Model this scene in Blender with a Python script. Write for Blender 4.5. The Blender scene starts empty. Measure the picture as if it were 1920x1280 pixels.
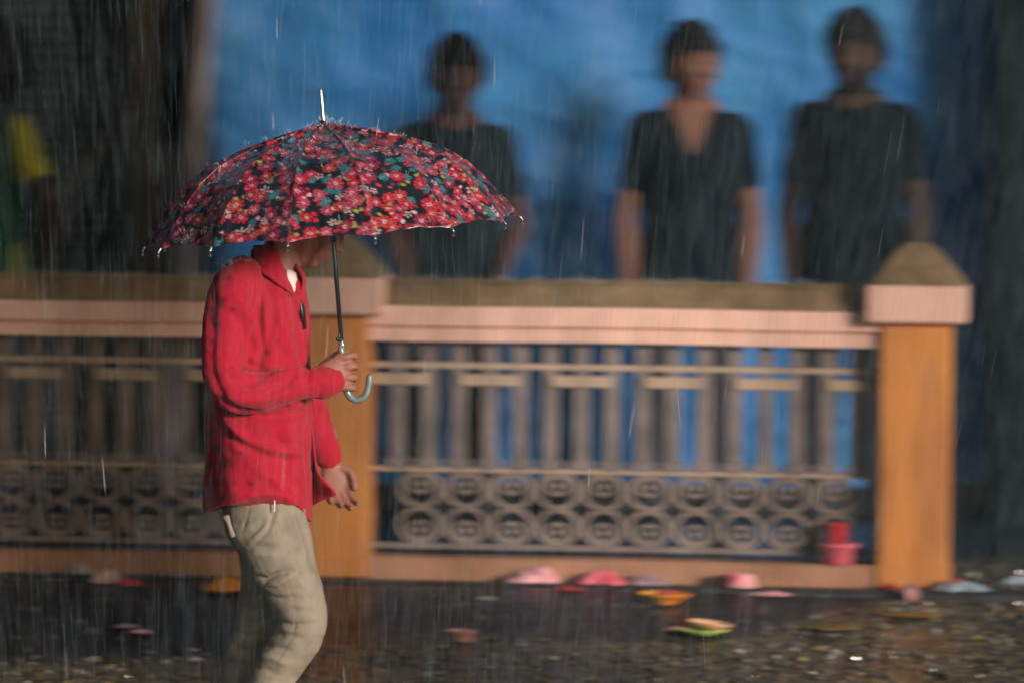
import bpy, math, random
import numpy as np
from mathutils import Vector, Matrix, Euler
R = math.radians
random.seed(7)
RNG = np.random.default_rng(11)
SC = bpy.context.scene

# ------------------------------------------------------------------ camera
CAM_H, FPX, PITCH = 2.0, 10667.0, math.atan(520 / 10667.0)
ROLL = math.radians(.62)
D1, D3 = 15.24, 19.4                    # walking person, men behind the fence
cd = bpy.data.cameras.new('camera')
cam = bpy.data.objects.new('camera', cd)
SC.collection.objects.link(cam)
SC.camera = cam
cam.location = (0, 0, CAM_H)
cam.rotation_euler = (Matrix.Rotation(R(90) - PITCH, 3, 'X') @ Matrix.Rotation(ROLL, 3, 'Z')).to_euler()
cd.sensor_width = 36
cd.lens = 200
cd.clip_end = 500
cd.dof.use_dof = True
cd.dof.focus_distance = D1 - 0.26
cd.dof.aperture_fstop = 2.5
cd.dof.aperture_ratio = 0.28            # anamorphic lens: defocus spreads sideways
# ------------------------------------------------------------------ light
SUN = Vector((.64, -.74, .20)).normalized()
SUN_EL = math.asin(SUN.z)
SUN_AZ = math.atan2(SUN.x, SUN.y)
w = bpy.data.worlds.new('World')
SC.world = w
w.use_nodes = True
nt = w.node_tree
nt.nodes.clear()
sky = nt.nodes.new('ShaderNodeTexSky')
sky.sky_type = 'NISHITA'
sky.sun_disc = False
sky.sun_elevation = SUN_EL
sky.sun_rotation = SUN_AZ
sky.dust_density = 3.0
sky.ozone_density = 1.0
bg = nt.nodes.new('ShaderNodeBackground')
bg.inputs['Strength'].default_value = 0.085
out = nt.nodes.new('ShaderNodeOutputWorld')
nt.links.new(sky.outputs[0], bg.inputs['Color'])
nt.links.new(bg.outputs[0], out.inputs['Surface'])
ld = bpy.data.lights.new('sun', 'SUN')
ld.energy = 4.1
ld.angle = R(9)
ld.color = (1.0, .86, .79)
sun = bpy.data.objects.new('sun', ld)
SC.collection.objects.link(sun)
sun.rotation_euler = SUN.to_track_quat('Z', 'Y').to_euler()
SC.view_settings.view_transform = 'Standard'
SC.view_settings.look = 'None'
SC.view_settings.exposure = -0.06
SC.view_settings.gamma = 1.0
SC.cycles.max_bounces = 6

# ------------------------------------------------------------------ helpers
def W(px, py, Y=D1):
    """point at depth Y seen at photo pixel (px, py)"""
    x = (px - 960) / FPX
    y = (640 - py) / FPX
    x, y = x * math.cos(ROLL) - y * math.sin(ROLL), x * math.sin(ROLL) + y * math.cos(ROLL)
    c, s = math.cos(PITCH), math.sin(PITCH)
    d = Vector((x, c + y * s, -s + y * c))
    k = Y / d.y
    return Vector((d.x * k, Y, CAM_H + d.z * k))

def vnoise(P, scale=1.0, seed=0):
    P = np.asarray(P, float) * scale + seed * 17.31
    I = np.floor(P).astype(np.int64)
    F = P - I
    F = F * F * (3 - 2 * F)
    def h(a, b, c):
        n = (a * 374761393 + b * 668265263 + c * 2147483647 + seed * 1274126177) & 0xffffffff
        n = ((n ^ (n >> 13)) * 1274126177) & 0xffffffff
        n = n ^ (n >> 16)
        return (n & 0xffff) / 65535.0
    r = 0
    for dx in (0, 1):
        for dy in (0, 1):
            for dz in (0, 1):
                wgt = (F[:, 0] if dx else 1 - F[:, 0]) * (F[:, 1] if dy else 1 - F[:, 1]) * (F[:, 2] if dz else 1 - F[:, 2])
                r = r + wgt * h(I[:, 0] + dx, I[:, 1] + dy, I[:, 2] + dz)
    return r * 2 - 1

def fbm(P, scale, seed=0, oct=4):
    a, r = 1.0, 0
    for i in range(oct):
        r = r + a * vnoise(P, scale * 2 ** i, seed + i)
        a *= .5
    return r

def tag(o, label=None, cat=None, group=None, kind=None):
    if label: o['label'] = label
    if cat: o['category'] = cat
    if group: o['group'] = group
    if kind: o['kind'] = kind
    return o

def empty(name, loc, rot=(0, 0, 0)):
    o = bpy.data.objects.new(name, None)
    SC.collection.objects.link(o)
    o.location = loc
    o.rotation_euler = rot
    o.empty_display_size = .1
    bpy.context.view_layer.update()
    return o

def mesh_obj(name, V, F, mat, parent=None, smooth=True, world=False, col=None, cname='Col'):
    """one mesh object; world=True: V are world points and get moved into the parent's frame"""
    V = np.asarray(V, float).reshape(-1, 3)
    if world and parent is not None:
        M = np.array(parent.matrix_world.inverted())
        V = V @ M[:3, :3].T + M[:3, 3]
    origin = np.zeros(3)
    if parent is None:
        origin = np.array([(V[:, 0].min() + V[:, 0].max()) / 2, (V[:, 1].min() + V[:, 1].max()) / 2, V[:, 2].min()])
        V = V - origin
    me = bpy.data.meshes.new(name)
    me.from_pydata(V.tolist(), [], [tuple(int(i) for i in f) for f in F])
    me.update()
    if smooth:
        me.polygons.foreach_set('use_smooth', [True] * len(me.polygons))
    if col is not None:
        a = me.color_attributes.new(cname, 'FLOAT_COLOR', 'POINT')
        c = np.ones((len(V), 4)); c[:, :3] = col
        a.data.foreach_set('color', c.ravel())
    if mat: me.materials.append(mat)
    o = bpy.data.objects.new(name, me)
    SC.collection.objects.link(o)
    if parent is not None:
        o.parent = parent
    else:
        o.location = origin
    return o

class MB:
    """collects shapes into one vertex/face list"""
    def __init__(s): s.V, s.F, s.n = [], [], 0
    def add(s, V, F):
        V = np.asarray(V, float).reshape(-1, 3)
        s.V.append(V); s.F += [tuple(i + s.n for i in f) for f in F]; s.n += len(V)
        return s
    def box(s, c, h, rz=0, bev=0.0):
        c = np.array(c, float); h = np.array(h, float)
        if bev <= 0:
            V = [(sx, sy, sz) for sz in (-1, 1) for sx, sy in ((-1, -1), (1, -1), (1, 1), (-1, 1))]
            V = np.array(V) * h
            F = [(3, 2, 1, 0), (4, 5, 6, 7), (0, 1, 5, 4), (1, 2, 6, 5), (2, 3, 7, 6), (3, 0, 4, 7)]
        else:
            b = bev
            rings = [(-h[2], b), (-h[2] + b, 0), (h[2] - b, 0), (h[2], b)]
            V, F = [], []
            for z, i in rings:
                hx, hy = h[0] - i, h[1] - i
                k = b if i == 0 else b * .5
                for x, y in ((-hx + k, -hy), (hx - k, -hy), (hx, -hy + k), (hx, hy - k), (hx - k, hy), (-hx + k, hy), (-hx, hy - k), (-hx, -hy + k)):
                    V.append((x, y, z))
            for r in range(3):
                for j in range(8):
                    a, b2 = r * 8 + j, r * 8 + (j + 1) % 8
                    F.append((a, b2, b2 + 8, a + 8))
            F.append(tuple(range(7, -1, -1))); F.append(tuple(range(24, 32)))
            V = np.array(V)
        if rz:
            ca, sa = math.cos(rz), math.sin(rz)
            V = V @ np.array([[ca, sa, 0], [-sa, ca, 0], [0, 0, 1]])
        return s.add(V + c, F)
    def lathe(s, prof, c=(0, 0, 0), n=24, closed=True, M=None):
        V, F = [], []
        for r, z in prof:
            for k in range(n):
                a = 2 * math.pi * k / n
                V.append((r * math.cos(a), r * math.sin(a), z))
        for i in range(len(prof) - 1):
            for k in range(n):
                F.append((i * n + k, i * n + (k + 1) % n, (i + 1) * n + (k + 1) % n, (i + 1) * n + k))
        if closed:
            F.append(tuple(range(n - 1, -1, -1))); F.append(tuple(range((len(prof) - 1) * n, len(prof) * n)))
        V = np.array(V)
        if M is not None: V = V @ np.array(M).T
        return s.add(V + np.array(c), F)
    def tube(s, P, Rr, up=(0, -1, 0), n=18, sub=4, cap=True):
        """closed tapering tube through P; Rr = radius or (in-plane, along up)"""
        P = np.array([tuple(p) for p in P], float)
        Q = np.array([(r, r) if np.isscalar(r) else tuple(r) for r in Rr], float)
        D = np.hstack([P, Q])
        if sub > 1 and len(D) > 2:
            E = np.vstack([2 * D[0] - D[1], D, 2 * D[-1] - D[-2]])
            o = []
            for i in range(1, len(E) - 2):
                for k in range(sub):
                    t = k / sub
                    a, b, c_, d = E[i - 1], E[i], E[i + 1], E[i + 2]
                    o.append(.5 * ((2 * b) + (c_ - a) * t + (2 * a - 5 * b + 4 * c_ - d) * t * t + (3 * b - a - 3 * c_ + d) * t ** 3))
            o.append(D[-1])
            D = np.array(o)
        P, Q = D[:, :3], np.maximum(D[:, 3:], 1e-4)
        T = np.gradient(P, axis=0)
        T /= np.linalg.norm(T, axis=1)[:, None] + 1e-12
        up = np.array(up, float)
        V = []
        def ring(p, t, q, f=1.0):
            sv = up - up.dot(t) * t
            sv /= np.linalg.norm(sv) + 1e-9
            ov = np.cross(t, sv)
            for k in range(n):
                a = 2 * math.pi * k / n
                V.append(p + f * (q[0] * math.cos(a) * ov + q[1] * math.sin(a) * sv))
        m = 0
        if cap:
            for f in (math.cos(R(75)), math.cos(R(45))):
                off = math.sqrt(1 - f * f) * Q[0].min()
                ring(P[0] - T[0] * off, T[0], Q[0], f); m += 1
        for p, t, q in zip(P, T, Q): ring(p, t, q); m += 1
        if cap:
            for f in (math.cos(R(45)), math.cos(R(75))):
                off = math.sqrt(1 - f * f) * Q[-1].min()
                ring(P[-1] + T[-1] * off, T[-1], Q[-1], f); m += 1
        F = []
        for i in range(m - 1):
            for k in range(n):
                F.append((i * n + k, i * n + (k + 1) % n, (i + 1) * n + (k + 1) % n, (i + 1) * n + k))
        F.append(tuple(range(n - 1, -1, -1))); F.append(tuple(range((m - 1) * n, m * n)))
        return s.add(V, F)
    def ball(s, c, r, n=14, M=None):
        V, F = [], []
        m = n // 2 + 1
        for i in range(m + 1):
            a = math.pi * (i + .02) / (m + .04)
            for k in range(n):
                b = 2 * math.pi * k / n
                V.append((math.sin(a) * math.cos(b), math.sin(a) * math.sin(b), math.cos(a)))
        for i in range(m):
            for k in range(n):
                F.append((i * n + k, (i + 1) * n + k, (i + 1) * n + (k + 1) % n, i * n + (k + 1) % n))
        F.append(tuple(range(n))); F.append(tuple(range((m + 1) * n - 1, m * n - 1, -1)))
        V = np.array(V) * np.array(r, float)
        if M is not None: V = V @ np.array(M).T
        return s.add(V + np.array(c), F)
    def data(s): return np.vstack(s.V), s.F
    def build(s, name, mat, parent=None, **k):
        V, F = s.data()
        return mesh_obj(name, V, F, mat, parent, **k)

def fuse(mb, voxel, smooth=3):
    """union of closed shapes as one continuous skin: returns V, F, N"""
    V, F = mb.data()
    me = bpy.data.meshes.new('t')
    me.from_pydata(V.tolist(), [], F)
    o = bpy.data.objects.new('t', me)
    SC.collection.objects.link(o)
    m = o.modifiers.new('r', 'REMESH'); m.mode = 'VOXEL'; m.voxel_size = voxel; m.adaptivity = 0
    if smooth:
        m = o.modifiers.new('s', 'SMOOTH'); m.factor = .5; m.iterations = smooth
    dg = bpy.context.evaluated_depsgraph_get(); dg.update()
    e = o.evaluated_get(dg).to_mesh()
    nv, nf = len(e.vertices), len(e.polygons)
    VV = np.zeros(nv * 3); e.vertices.foreach_get('co', VV)
    NN = np.zeros(nv * 3); e.vertices.foreach_get('normal', NN)
    lt = np.zeros(nf, int); e.polygons.foreach_get('loop_total', lt)
    li = np.zeros(len(e.loops), int); e.loops.foreach_get('vertex_index', li)
    FF, k = [], 0
    for t in lt:
        FF.append(tuple(li[k:k + t])); k += t
    bpy.data.objects.remove(o)
    return VV.reshape(-1, 3), FF, NN.reshape(-1, 3)

# ------------------------------------------------------------------ materials
def mat(name, color=(.5, .5, .5), rough=.5, attr=None, noise=0.0, nscale=8, color2=None, bump=0.0, bscale=60, metal=0,
        spec=.5, sheen=0, coat=0, trans=0, alpha=1, stretch=(1, 1, 1), rvar=0.0, thr=(.35, .65)):
    m = bpy.data.materials.new(name); m.use_nodes = True
    t = m.node_tree; N = t.nodes; L = t.links
    b = N['Principled BSDF']
    b.inputs['Roughness'].default_value = rough
    b.inputs['Metallic'].default_value = metal
    b.inputs['Specular IOR Level'].default_value = spec
    b.inputs['Sheen Weight'].default_value = sheen
    b.inputs['Coat Weight'].default_value = coat
    b.inputs['Coat Roughness'].default_value = .12
    b.inputs['Transmission Weight'].default_value = trans
    b.inputs['Alpha'].default_value = alpha
    b.inputs['Base Color'].default_value = (*color, 1)
    src = None
    if attr:
        a = N.new('ShaderNodeAttribute'); a.attribute_name = attr; src = a.outputs['Color']
    tc = N.new('ShaderNodeTexCoord'); mp = N.new('ShaderNodeMapping'); mp.inputs['Scale'].default_value = stretch
    L.new(tc.outputs['Object'], mp.inputs['Vector'])
    if noise or color2 is not None:
        n = N.new('ShaderNodeTexNoise'); n.inputs['Scale'].default_value = nscale; n.inputs['Detail'].default_value = 6
        L.new(mp.outputs[0], n.inputs['Vector'])
        mr = N.new('ShaderNodeMapRange'); mr.inputs['From Min'].default_value = thr[0]; mr.inputs['From Max'].default_value = thr[1]
        L.new(n.outputs['Fac'], mr.inputs['Value'])
        mx = N.new('ShaderNodeMix'); mx.data_type = 'RGBA'
        L.new(mr.outputs[0], mx.inputs[0])
        c2 = color2 if color2 is not None else tuple(min(1, c * (1 - noise)) for c in color)
        if src is not None and color2 is None:
            mx.blend_type = 'MULTIPLY'; L.new(src, mx.inputs[6]); mx.inputs[7].default_value = (1 - noise, 1 - noise, 1 - noise, 1)
        else:
            if src is not None: L.new(src, mx.inputs[6])
            else: mx.inputs[6].default_value = (*color, 1)
            mx.inputs[7].default_value = (*c2, 1)
        src = mx.outputs[2]
        if rvar:
            m2 = N.new('ShaderNodeMapRange'); m2.inputs['To Min'].default_value = rough; m2.inputs['To Max'].default_value = rough + rvar
            L.new(mr.outputs[0], m2.inputs['Value']); L.new(m2.outputs[0], b.inputs['Roughness'])
    if src is not None: L.new(src, b.inputs['Base Color'])
    if bump:
        n = N.new('ShaderNodeTexNoise'); n.inputs['Scale'].default_value = bscale; n.inputs['Detail'].default_value = 4
        L.new(mp.outputs[0], n.inputs['Vector'])
        bp = N.new('ShaderNodeBump'); bp.inputs['Strength'].default_value = 1; bp.inputs['Distance'].default_value = bump
        L.new(n.outputs['Fac'], bp.inputs['Height']); L.new(bp.outputs[0], b.inputs['Normal'])
    return m

M_skin = mat('skin', attr='Col', rough=.55, spec=.3, noise=.15, nscale=30, bump=.0006, bscale=220)
M_skin_dry = mat('matte_skin', attr='Col', rough=.75, spec=.1, noise=.15, nscale=30)
M_hair = mat('hair', (.005, .006, .007), .75, spec=.15, bump=.004, bscale=160)
M_tee = mat('dark_cotton', attr='Col', rough=.95, spec=.12, noise=.25, nscale=5)
M_jeans = mat('dark_trousers', (.018, .024, .035), .85, noise=.4, nscale=6)
M_shoe = mat('shoe_leather', (.02, .018, .016), .4)
M_jacket = mat('red_fleece', attr='Col', rough=.88, noise=.12, nscale=60, bump=.0014, bscale=420, sheen=.12, spec=.25)
M_trouser = mat('khaki_cotton', (.27, .24, .18), .82, noise=.16, nscale=22, bump=.0008, bscale=350, color2=(.20, .175, .13), thr=(.45, .7))
M_canopy = mat('floral_wet_fabric', attr='Col', rough=.34, bump=.0006, bscale=240, coat=.7, spec=.5)
M_metalD = mat('dark_metal', (.035, .05, .06), .3, metal=.6)
M_chrome = mat('silver_metal', (.55, .58, .55), .25, metal=.9)
M_handle = mat('grey_green_plastic', (.16, .24, .22), .22, coat=.5)
M_black = mat('black_plastic', (.012, .014, .016), .35)
M_white = mat('white_cloth', (.75, .68, .66), .8)
M_water = mat('water_bead', (.9, .95, 1), .03, trans=1)

# ------------------------------------------------------------------ setting: ground
def gz(x, y):
    y = np.asarray(y, float)
    t = np.clip((y - 15.3) / 2.25, 0, 1)
    z = .375 * t
    return z

def build_ground():
    xs = np.unique(np.concatenate([np.linspace(-60, -3, 14), np.linspace(-3, 3, 260), np.linspace(3, 60, 14)]))
    ys = np.unique(np.concatenate([np.linspace(-30, 14, 14), np.linspace(14, 21, 240), np.linspace(21, 70, 12)]))
    X, Y = np.meshgrid(xs, ys)
    Z = gz(X, Y)
    P = np.stack([X.ravel(), Y.ravel(), np.zeros(X.size)], 1)
    near = np.clip((17.55 - Y.ravel()) / .3, 0, 1)
    rough = fbm(P, 1.2, 3, 5) * .006 + fbm(P, 9, 5, 3) * .0045 * near
    V = np.stack([X.ravel(), Y.ravel(), Z.ravel() + rough], 1)
    nx, ny = len(xs), len(ys)
    F = [(j * nx + i, j * nx + i + 1, (j + 1) * nx + i + 1, (j + 1) * nx + i) for j in range(ny - 1) for i in range(nx - 1)]
    m = bpy.data.materials.new('wet_ground'); m.use_nodes = True
    t = m.node_tree; N = t.nodes; L = t.links; b = N['Principled BSDF']
    tc = N.new('ShaderNodeTexCoord')
    # broken, stony surface near the camera and to the right; smooth dark wet asphalt by the kerb
    sep = N.new('ShaderNodeSeparateXYZ'); L.new(tc.outputs['Object'], sep.inputs[0])
    mask = N.new('ShaderNodeAttribute'); mask.attribute_name = 'stony'
    n1 = N.new('ShaderNodeTexNoise'); n1.inputs['Scale'].default_value = 26; n1.inputs['Detail'].default_value = 6
    L.new(tc.outputs['Object'], n1.inputs['Vector'])
    cr = N.new('ShaderNodeValToRGB'); e = cr.color_ramp.elements
    e[0].position = .33; e[0].color = (.02, .024, .022, 1)
    e[1].position = .72; e[1].color = (.24, .19, .09, 1)
    k = e.new(.5); k.color = (.095, .078, .05, 1)
    L.new(n1.outputs['Fac'], cr.inputs[0])
    n2 = N.new('ShaderNodeTexNoise'); n2.inputs['Scale'].default_value = 4; n2.inputs['Detail'].default_value = 5
    L.new(tc.outputs['Object'], n2.inputs['Vector'])
    cr2 = N.new('ShaderNodeValToRGB'); e = cr2.color_ramp.elements
    e[0].position = .35; e[0].color = (.004, .010, .014, 1)
    e[1].position = .7; e[1].color = (.018, .026, .030, 1)
    L.new(n2.outputs['Fac'], cr2.inputs[0])
    mx = N.new('ShaderNodeMix'); mx.data_type = 'RGBA'
    L.new(mask.outputs['Fac'], mx.inputs[0]); L.new(cr2.outputs[0], mx.inputs[6]); L.new(cr.outputs[0], mx.inputs[7])
    L.new(mx.outputs[2], b.inputs['Base Color'])
    mr = N.new('ShaderNodeMapRange'); mr.inputs['To Min'].default_value = .33; mr.inputs['To Max'].default_value = .25
    L.new(mask.outputs['Fac'], mr.inputs['Value']); L.new(mr.outputs[0], b.inputs['Roughness'])
    b.inputs['Specular IOR Level'].default_value = .35
    bp = N.new('ShaderNodeBump'); bp.inputs['Distance'].default_value = .006
    L.new(n1.outputs['Fac'], bp.inputs['Height']); L.new(bp.outputs[0], b.inputs['Normal'])
    st = stony(V[:, 0], V[:, 1])
    o = mesh_obj('ground', V, F, m, col=np.repeat(st[:, None], 3, 1), cname='stony')
    tag(o, 'wet dark ground, stony and broken towards the front, smooth and black beside the fence', kind='structure')

def stony(x, y):
    """1 where the ground is broken and stony, 0 where it is smooth wet asphalt"""
    x = np.asarray(x, float); y = np.asarray(y, float)
    edge = 16.72 + .2 / (1 + np.exp(-(x + .4) / .1)) + .5 / (1 + np.exp(-(x - .85) / .10)) + 1.6 / (1 + np.exp(-(x - 1.28) / .06))
    P = np.stack([x, y, x * 0], 1)
    d = edge - y + fbm(P, 3.0, 21, 3) * .13
    return 1 / (1 + np.exp(-d / .035))
build_ground()

def on_ground(px, py):
    """ground point under a photo pixel"""
    for Y in np.arange(15.3, 24, .01):
        p = W(px, py, Y)
        if p.z <= float(gz(p.x, Y)) + .002: return p
    return W(px, py, 18)

# loose stones
def stones():
    mb_V, mb_F, C, n = [], [], [], 0
    base = MB().ball((0, 0, 0), (1, 1, 1), n=6); bv, bf = base.data()
    pal = np.array([(.10, .09, .065), (.05, .055, .045), (.20, .16, .075), (.16, .15, .13), (.30, .28, .25), (.03, .035, .03), (.17, .13, .03)])
    cnt = 0
    while cnt < 3600:
        x = RNG.uniform(-1.9, 2.0); y = RNG.uniform(15.7, 18.6)
        if RNG.random() > stony([x], [y])[0] * .98 + .02: continue
        s = .004 + .012 * RNG.random() ** 3
        a = RNG.uniform(0, 6.28); ca, sa = math.cos(a), math.sin(a)
        v = bv * np.array([s * RNG.uniform(1, 1.9), s * RNG.uniform(.8, 1.2), s * .55]) * (1 + .25 * RNG.standard_normal((len(bv), 1)) * .5)
        v = v @ np.array([[ca, sa, 0], [-sa, ca, 0], [0, 0, 1]]) + (x, y, float(gz(x, y)) + s * .2)
        mb_V.append(v); mb_F += [tuple(i + n for i in f) for f in bf]; n += len(v)
        C.append(np.repeat(pal[RNG.choice(7, p=[.20, .18, .14, .13, .11, .16, .08])][None] * RNG.uniform(.7, 1.3), len(v), 0)); cnt += 1
    m = mat('wet_stone', attr='Col', rough=.14, spec=.8)
    o = mesh_obj('gravel', np.vstack(mb_V), mb_F, m, col=np.clip(np.vstack(C), 0, 1), smooth=False)
    tag(o, 'small wet brown and grey stones scattered over the broken ground', 'gravel', kind='stuff')
stones()

# ------------------------------------------------------------------ backdrop: building, shutter, posts, tarpaulin
def wall_fold(V, F, name, m, label, cat, **k):
    return tag(mesh_obj(name, V, F, m, **k), label, cat)

M_darkwall = mat('dark_plaster', (.006, .012, .015), .95, spec=.1, noise=.5, nscale=3, bump=.01, bscale=14)
M_conc = mat('stained_concrete', (.055, .05, .042), .9, noise=.5, nscale=4)
M_shut = mat('painted_shutter_steel', (.010, .028, .034), .6, color2=(.026, .038, .040), nscale=2.2, spec=.3)
M_rust = mat('brown_painted_post', (.030, .024, .017), .8, noise=.5, nscale=6)
M_pale = mat('pale_painted_post', (.30, .27, .30), .75, color2=(.18, .16, .18), nscale=5)

XT = W(395, 500, 20.4).x
# building behind everything
b = MB()
b.box((0, 21.3, 1.4), (9, .3, 1.7)); b.box((0, 21.25, 3.13), (9.05, .4, .05))
tag(b.build('rear_building', M_darkwall, None, smooth=False), 'dark plaster building wall standing behind the blue tarpaulin', 'building')
# side wall on the right, reaching towards the road
b = MB()
xr = W(1893, 500, 19.7).x
b.box((xr + .5, 20.6, 1.9), (.5, .38, 2.2), bev=.01)
tag(b.build('side_wall', M_darkwall, None, smooth=False), 'dark wall corner at the far right edge beyond the tarpaulin', 'wall')

# blockers added out of view to darken the left side, first a roadside panel
b = MB(); b.box((3.25, 12.55, 1.32), (.15, .8, 1.32), bev=.02); b.box((3.25, 13.65, 3.3), (.15, 1.8, .66), bev=.02)
b.box((3.25, 15.2, 1.32), (.05, .05, 1.33)); b.box((3.08, 12.55, 1.4), (.025, .65, 1.0), bev=.005)
tag(b.build('added_shade_hoarding', M_conc, None, smooth=False), 'grey hoarding-like blocker added out of view beyond the right edge to shade the left', 'shade blocker')
b = MB(); b.box((-2.1, 19.2, 2.62), (1.0, 1.8, .03), bev=.005); b.box((-2.1, 17.39, 2.58), (1.0, .01, .09))  # awning slab added overhead, out of view, to keep sky light off
tag(b.build('added_shade_awning', M_black, None, smooth=False), 'dark awning slab added out of view above the rolling shutter to shade the left', 'awning')
b = MB(); b.box((-2.55, 18.2, 1.6), (.25, 2.7, 1.8), bev=.01)  # unseen wall added to cut light coming from the left
tag(b.build('added_shade_wall', M_darkwall, None, smooth=False), 'dark wall added out of view beyond the left edge to block light there', 'wall')
# rolling shutter
x0, x1 = W(-260, 500, 20.7).x, W(243, 500, 20.7).x
root = empty('rolling_shutter', ((x0 + x1) / 2, 20.72, .4))
tag(root, 'dark teal ribbed rolling shutter on the left behind the fence', 'shutter')
prof = []
z = 0.0
while z < 2.9:
    for k in range(6):
        prof.append((z + k * .0083, -.013 * math.sin(math.pi * k / 6) ** .8 if k else 0.0))
    z += .05
prof = np.array(prof)
hw = (x1 - x0) / 2
xs = np.linspace(-hw, hw, 24)
V = [(x, p[1] + .004 * math.sin(x * 7 + p[0] * 3), p[0]) for p in prof for x in xs]
n = len(xs)
F = [(j * n + i, j * n + i + 1, (j + 1) * n + i + 1, (j + 1) * n + i) for j in range(len(prof) - 1) for i in range(n - 1)]
mesh_obj('slat_curtain', V, F, M_shut, root, smooth=False)
b = MB(); b.box((hw + .012, -.03, 1.46), (.03, .045, 1.46), bev=.004); b.build('guide_rail', M_black, root, smooth=False)
b = MB(); b.box((0, -.02, -.02), (hw, .03, .03), bev=.004); b.build('bottom_bar', M_conc, root, smooth=False)
# leaning pipe seen as a pale diagonal before the shutter
b = MB(); b.tube([W(105, 372, 20.55), W(170, 300, 20.58), W(222, 236, 20.6)], [.012, .012, .012], n=10)
b.tube([W(222, 236, 20.6), W(236, 215, 20.65)], [.018, .016], n=10)
tag(b.build('leaning_pipe', mat('weathered_pipe', (.085, .085, .085), .8), None), 'short pale pipe leaning diagonally against the rolling shutter', 'pipe')
# brown post on a thicker foot
xa = W(274, 300, 20.45).x
root = empty('brown_post', (xa, 20.45, .39)); tag(root, 'brown post on a broad pier right of the rolling shutter', 'post')
hz = W(274, 272, 20.45).z - .39
b = MB(); b.box((0, 0, hz + 1.3), (.035, .035, 1.3), bev=.004); b.build('shaft', M_rust, root, smooth=False)
b = MB(); b.box((.035, 0, hz / 2), (.062, .06, hz / 2), bev=.006); b.build('pier', mat('dirty_pier', (.032, .028, .022), .9, noise=.4, nscale=6), root, smooth=False)
# pale slanting post
root = empty('slanting_post', (W(345, 520, 20.3).x, 20.3, .39)); tag(root, 'pale slanting post at the left edge of the blue tarpaulin', 'post')
p0, p1 = W(335, 700, 20.3), W(402, -160, 20.3)
b = MB()
for a, c in ((p0, p1),):
    a = Vector((a.x, 20.3, .39)); a.x = p0.x - (p0.z - .39) * .078
    b.tube([a - root.location, c - root.location], [(.033, .02)] * 2, n=4, sub=1, cap=False)
b.build('shaft', M_pale, root, smooth=False)
b = MB(); b.box((p0.x - root.location.x - .06, 0, .03), (.07, .05, .03), bev=.005); b.build('base_plate', M_black, root, smooth=False)

# blue tarpaulin with folds
def tarp():
    xa, xb = W(396, 500, 20.55).x, W(1935, 500, 20.55).x
    za, zb = W(900, 905, 20.55).z, W(900, -230, 20.55).z
    nx, nz = 260, 200
    xs = np.linspace(xa, xb, nx); zs = np.linspace(za, 2.75, nz)
    X, Z = np.meshgrid(xs, zs)
    P = np.stack([X.ravel(), Z.ravel() * .45, np.zeros(X.size)], 1)
    P2 = np.stack([X.ravel() * .8 + Z.ravel() * .3, Z.ravel(), np.zeros(X.size)], 1)
    Yd = .05 * fbm(P, 1.6, 31, 3) + .018 * fbm(P2, 5, 33, 3)
    rid = 1 - np.abs(fbm(P2, 2.6, 37, 3))
    Yd += -.02 * rid ** 3
    for gx, gz_, s, a in ((.22, 1.95, .16, -.05), (.02, 1.68, .18, -.055), (-.15, 2.2, .2, -.04), (1.1, 2.2, .2, -.03)):
        Yd += a * np.exp(-((X.ravel() - gx) ** 2 + (Z.ravel() - gz_) ** 2) / (2 * s * s))
    # hem sags and swings back at the bottom
    hem = np.exp(-(Z.ravel() - za) / .12) * .03 * np.sin(X.ravel() * 9)
    V = np.stack([X.ravel(), 20.57 + Yd + hem, Z.ravel() + .012 * np.sin(X.ravel() * 5) * np.exp(-(Z.ravel() - za) / .3)], 1)
    F = [(j * nx + i, j * nx + i + 1, (j + 1) * nx + i + 1, (j + 1) * nx + i) for j in range(nz - 1) for i in range(nx - 1)]
    m = mat('blue_plastic_sheet', (.002, .085, .30), .55, color2=(.035, .19, .40), nscale=1.5, spec=.22, bump=.004, bscale=26, thr=(.3, .7))
    o = mesh_obj('tarpaulin', V, F, m)
    s = o.modifiers.new('thickness', 'SOLIDIFY'); s.thickness = .003
    tag(o, 'large wrinkled bright blue plastic tarpaulin hung behind the men', 'tarpaulin')
tarp()
b = MB(); b.box(((XT + 1.9) / 2 - .3, 20.72, .43), (1.75, .05, .11), bev=.01)  # black box stands in for the unlit void under the tarpaulin
tag(b.build('dark_gap_fill', M_black, None, smooth=False), 'low black box standing in for the darkness of the gap below the blue tarpaulin', 'plinth')

# ------------------------------------------------------------------ fence
FY = R(-5)
FD = Vector((math.cos(FY), math.sin(FY), 0)); FN = Vector((-math.sin(FY), math.cos(FY), 0))
P0 = W(1712, 1096, 17.7)
FB = P0.z
fence = empty('boundary_fence', P0, (0, 0, FY))
tag(fence, 'orange and cream masonry fence with openwork panels between capped pillars', 'fence')
def FU(px, py, off=0.0):
    """photo pixel -> (u, z) on the fence's plane moved off towards the camera"""
    a = W(px, py, 10); o = Vector((0, 0, CAM_H)); d = (a - o)
    q = P0 - FN * off
    k = (q - o).dot(FN) / d.dot(FN)
    p = o + d * k
    return (p - q).dot(FD), p.z - P0.z
M_orange = mat('orange_limewash', (.66, .27, .065), .85, color2=(.33, .135, .055), nscale=9, bump=.003, bscale=30, thr=(.42, .75), stretch=(1, 1, .22))
M_pink = mat('pink_cream_paint', (.78, .50, .41), .8, color2=(.50, .32, .25), nscale=10, bump=.002, bscale=30, thr=(.45, .75), stretch=(1, 1, .3))
M_moss = mat('brown_weathered_coping', (.24, .165, .085), .9, color2=(.11, .08, .035), nscale=11, bump=.006, bscale=40, thr=(.35, .7))
M_plinth = mat('terracotta_plinth', (.44, .235, .145), .85, color2=(.27, .14, .075), nscale=5, bump=.003, bscale=25)
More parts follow.
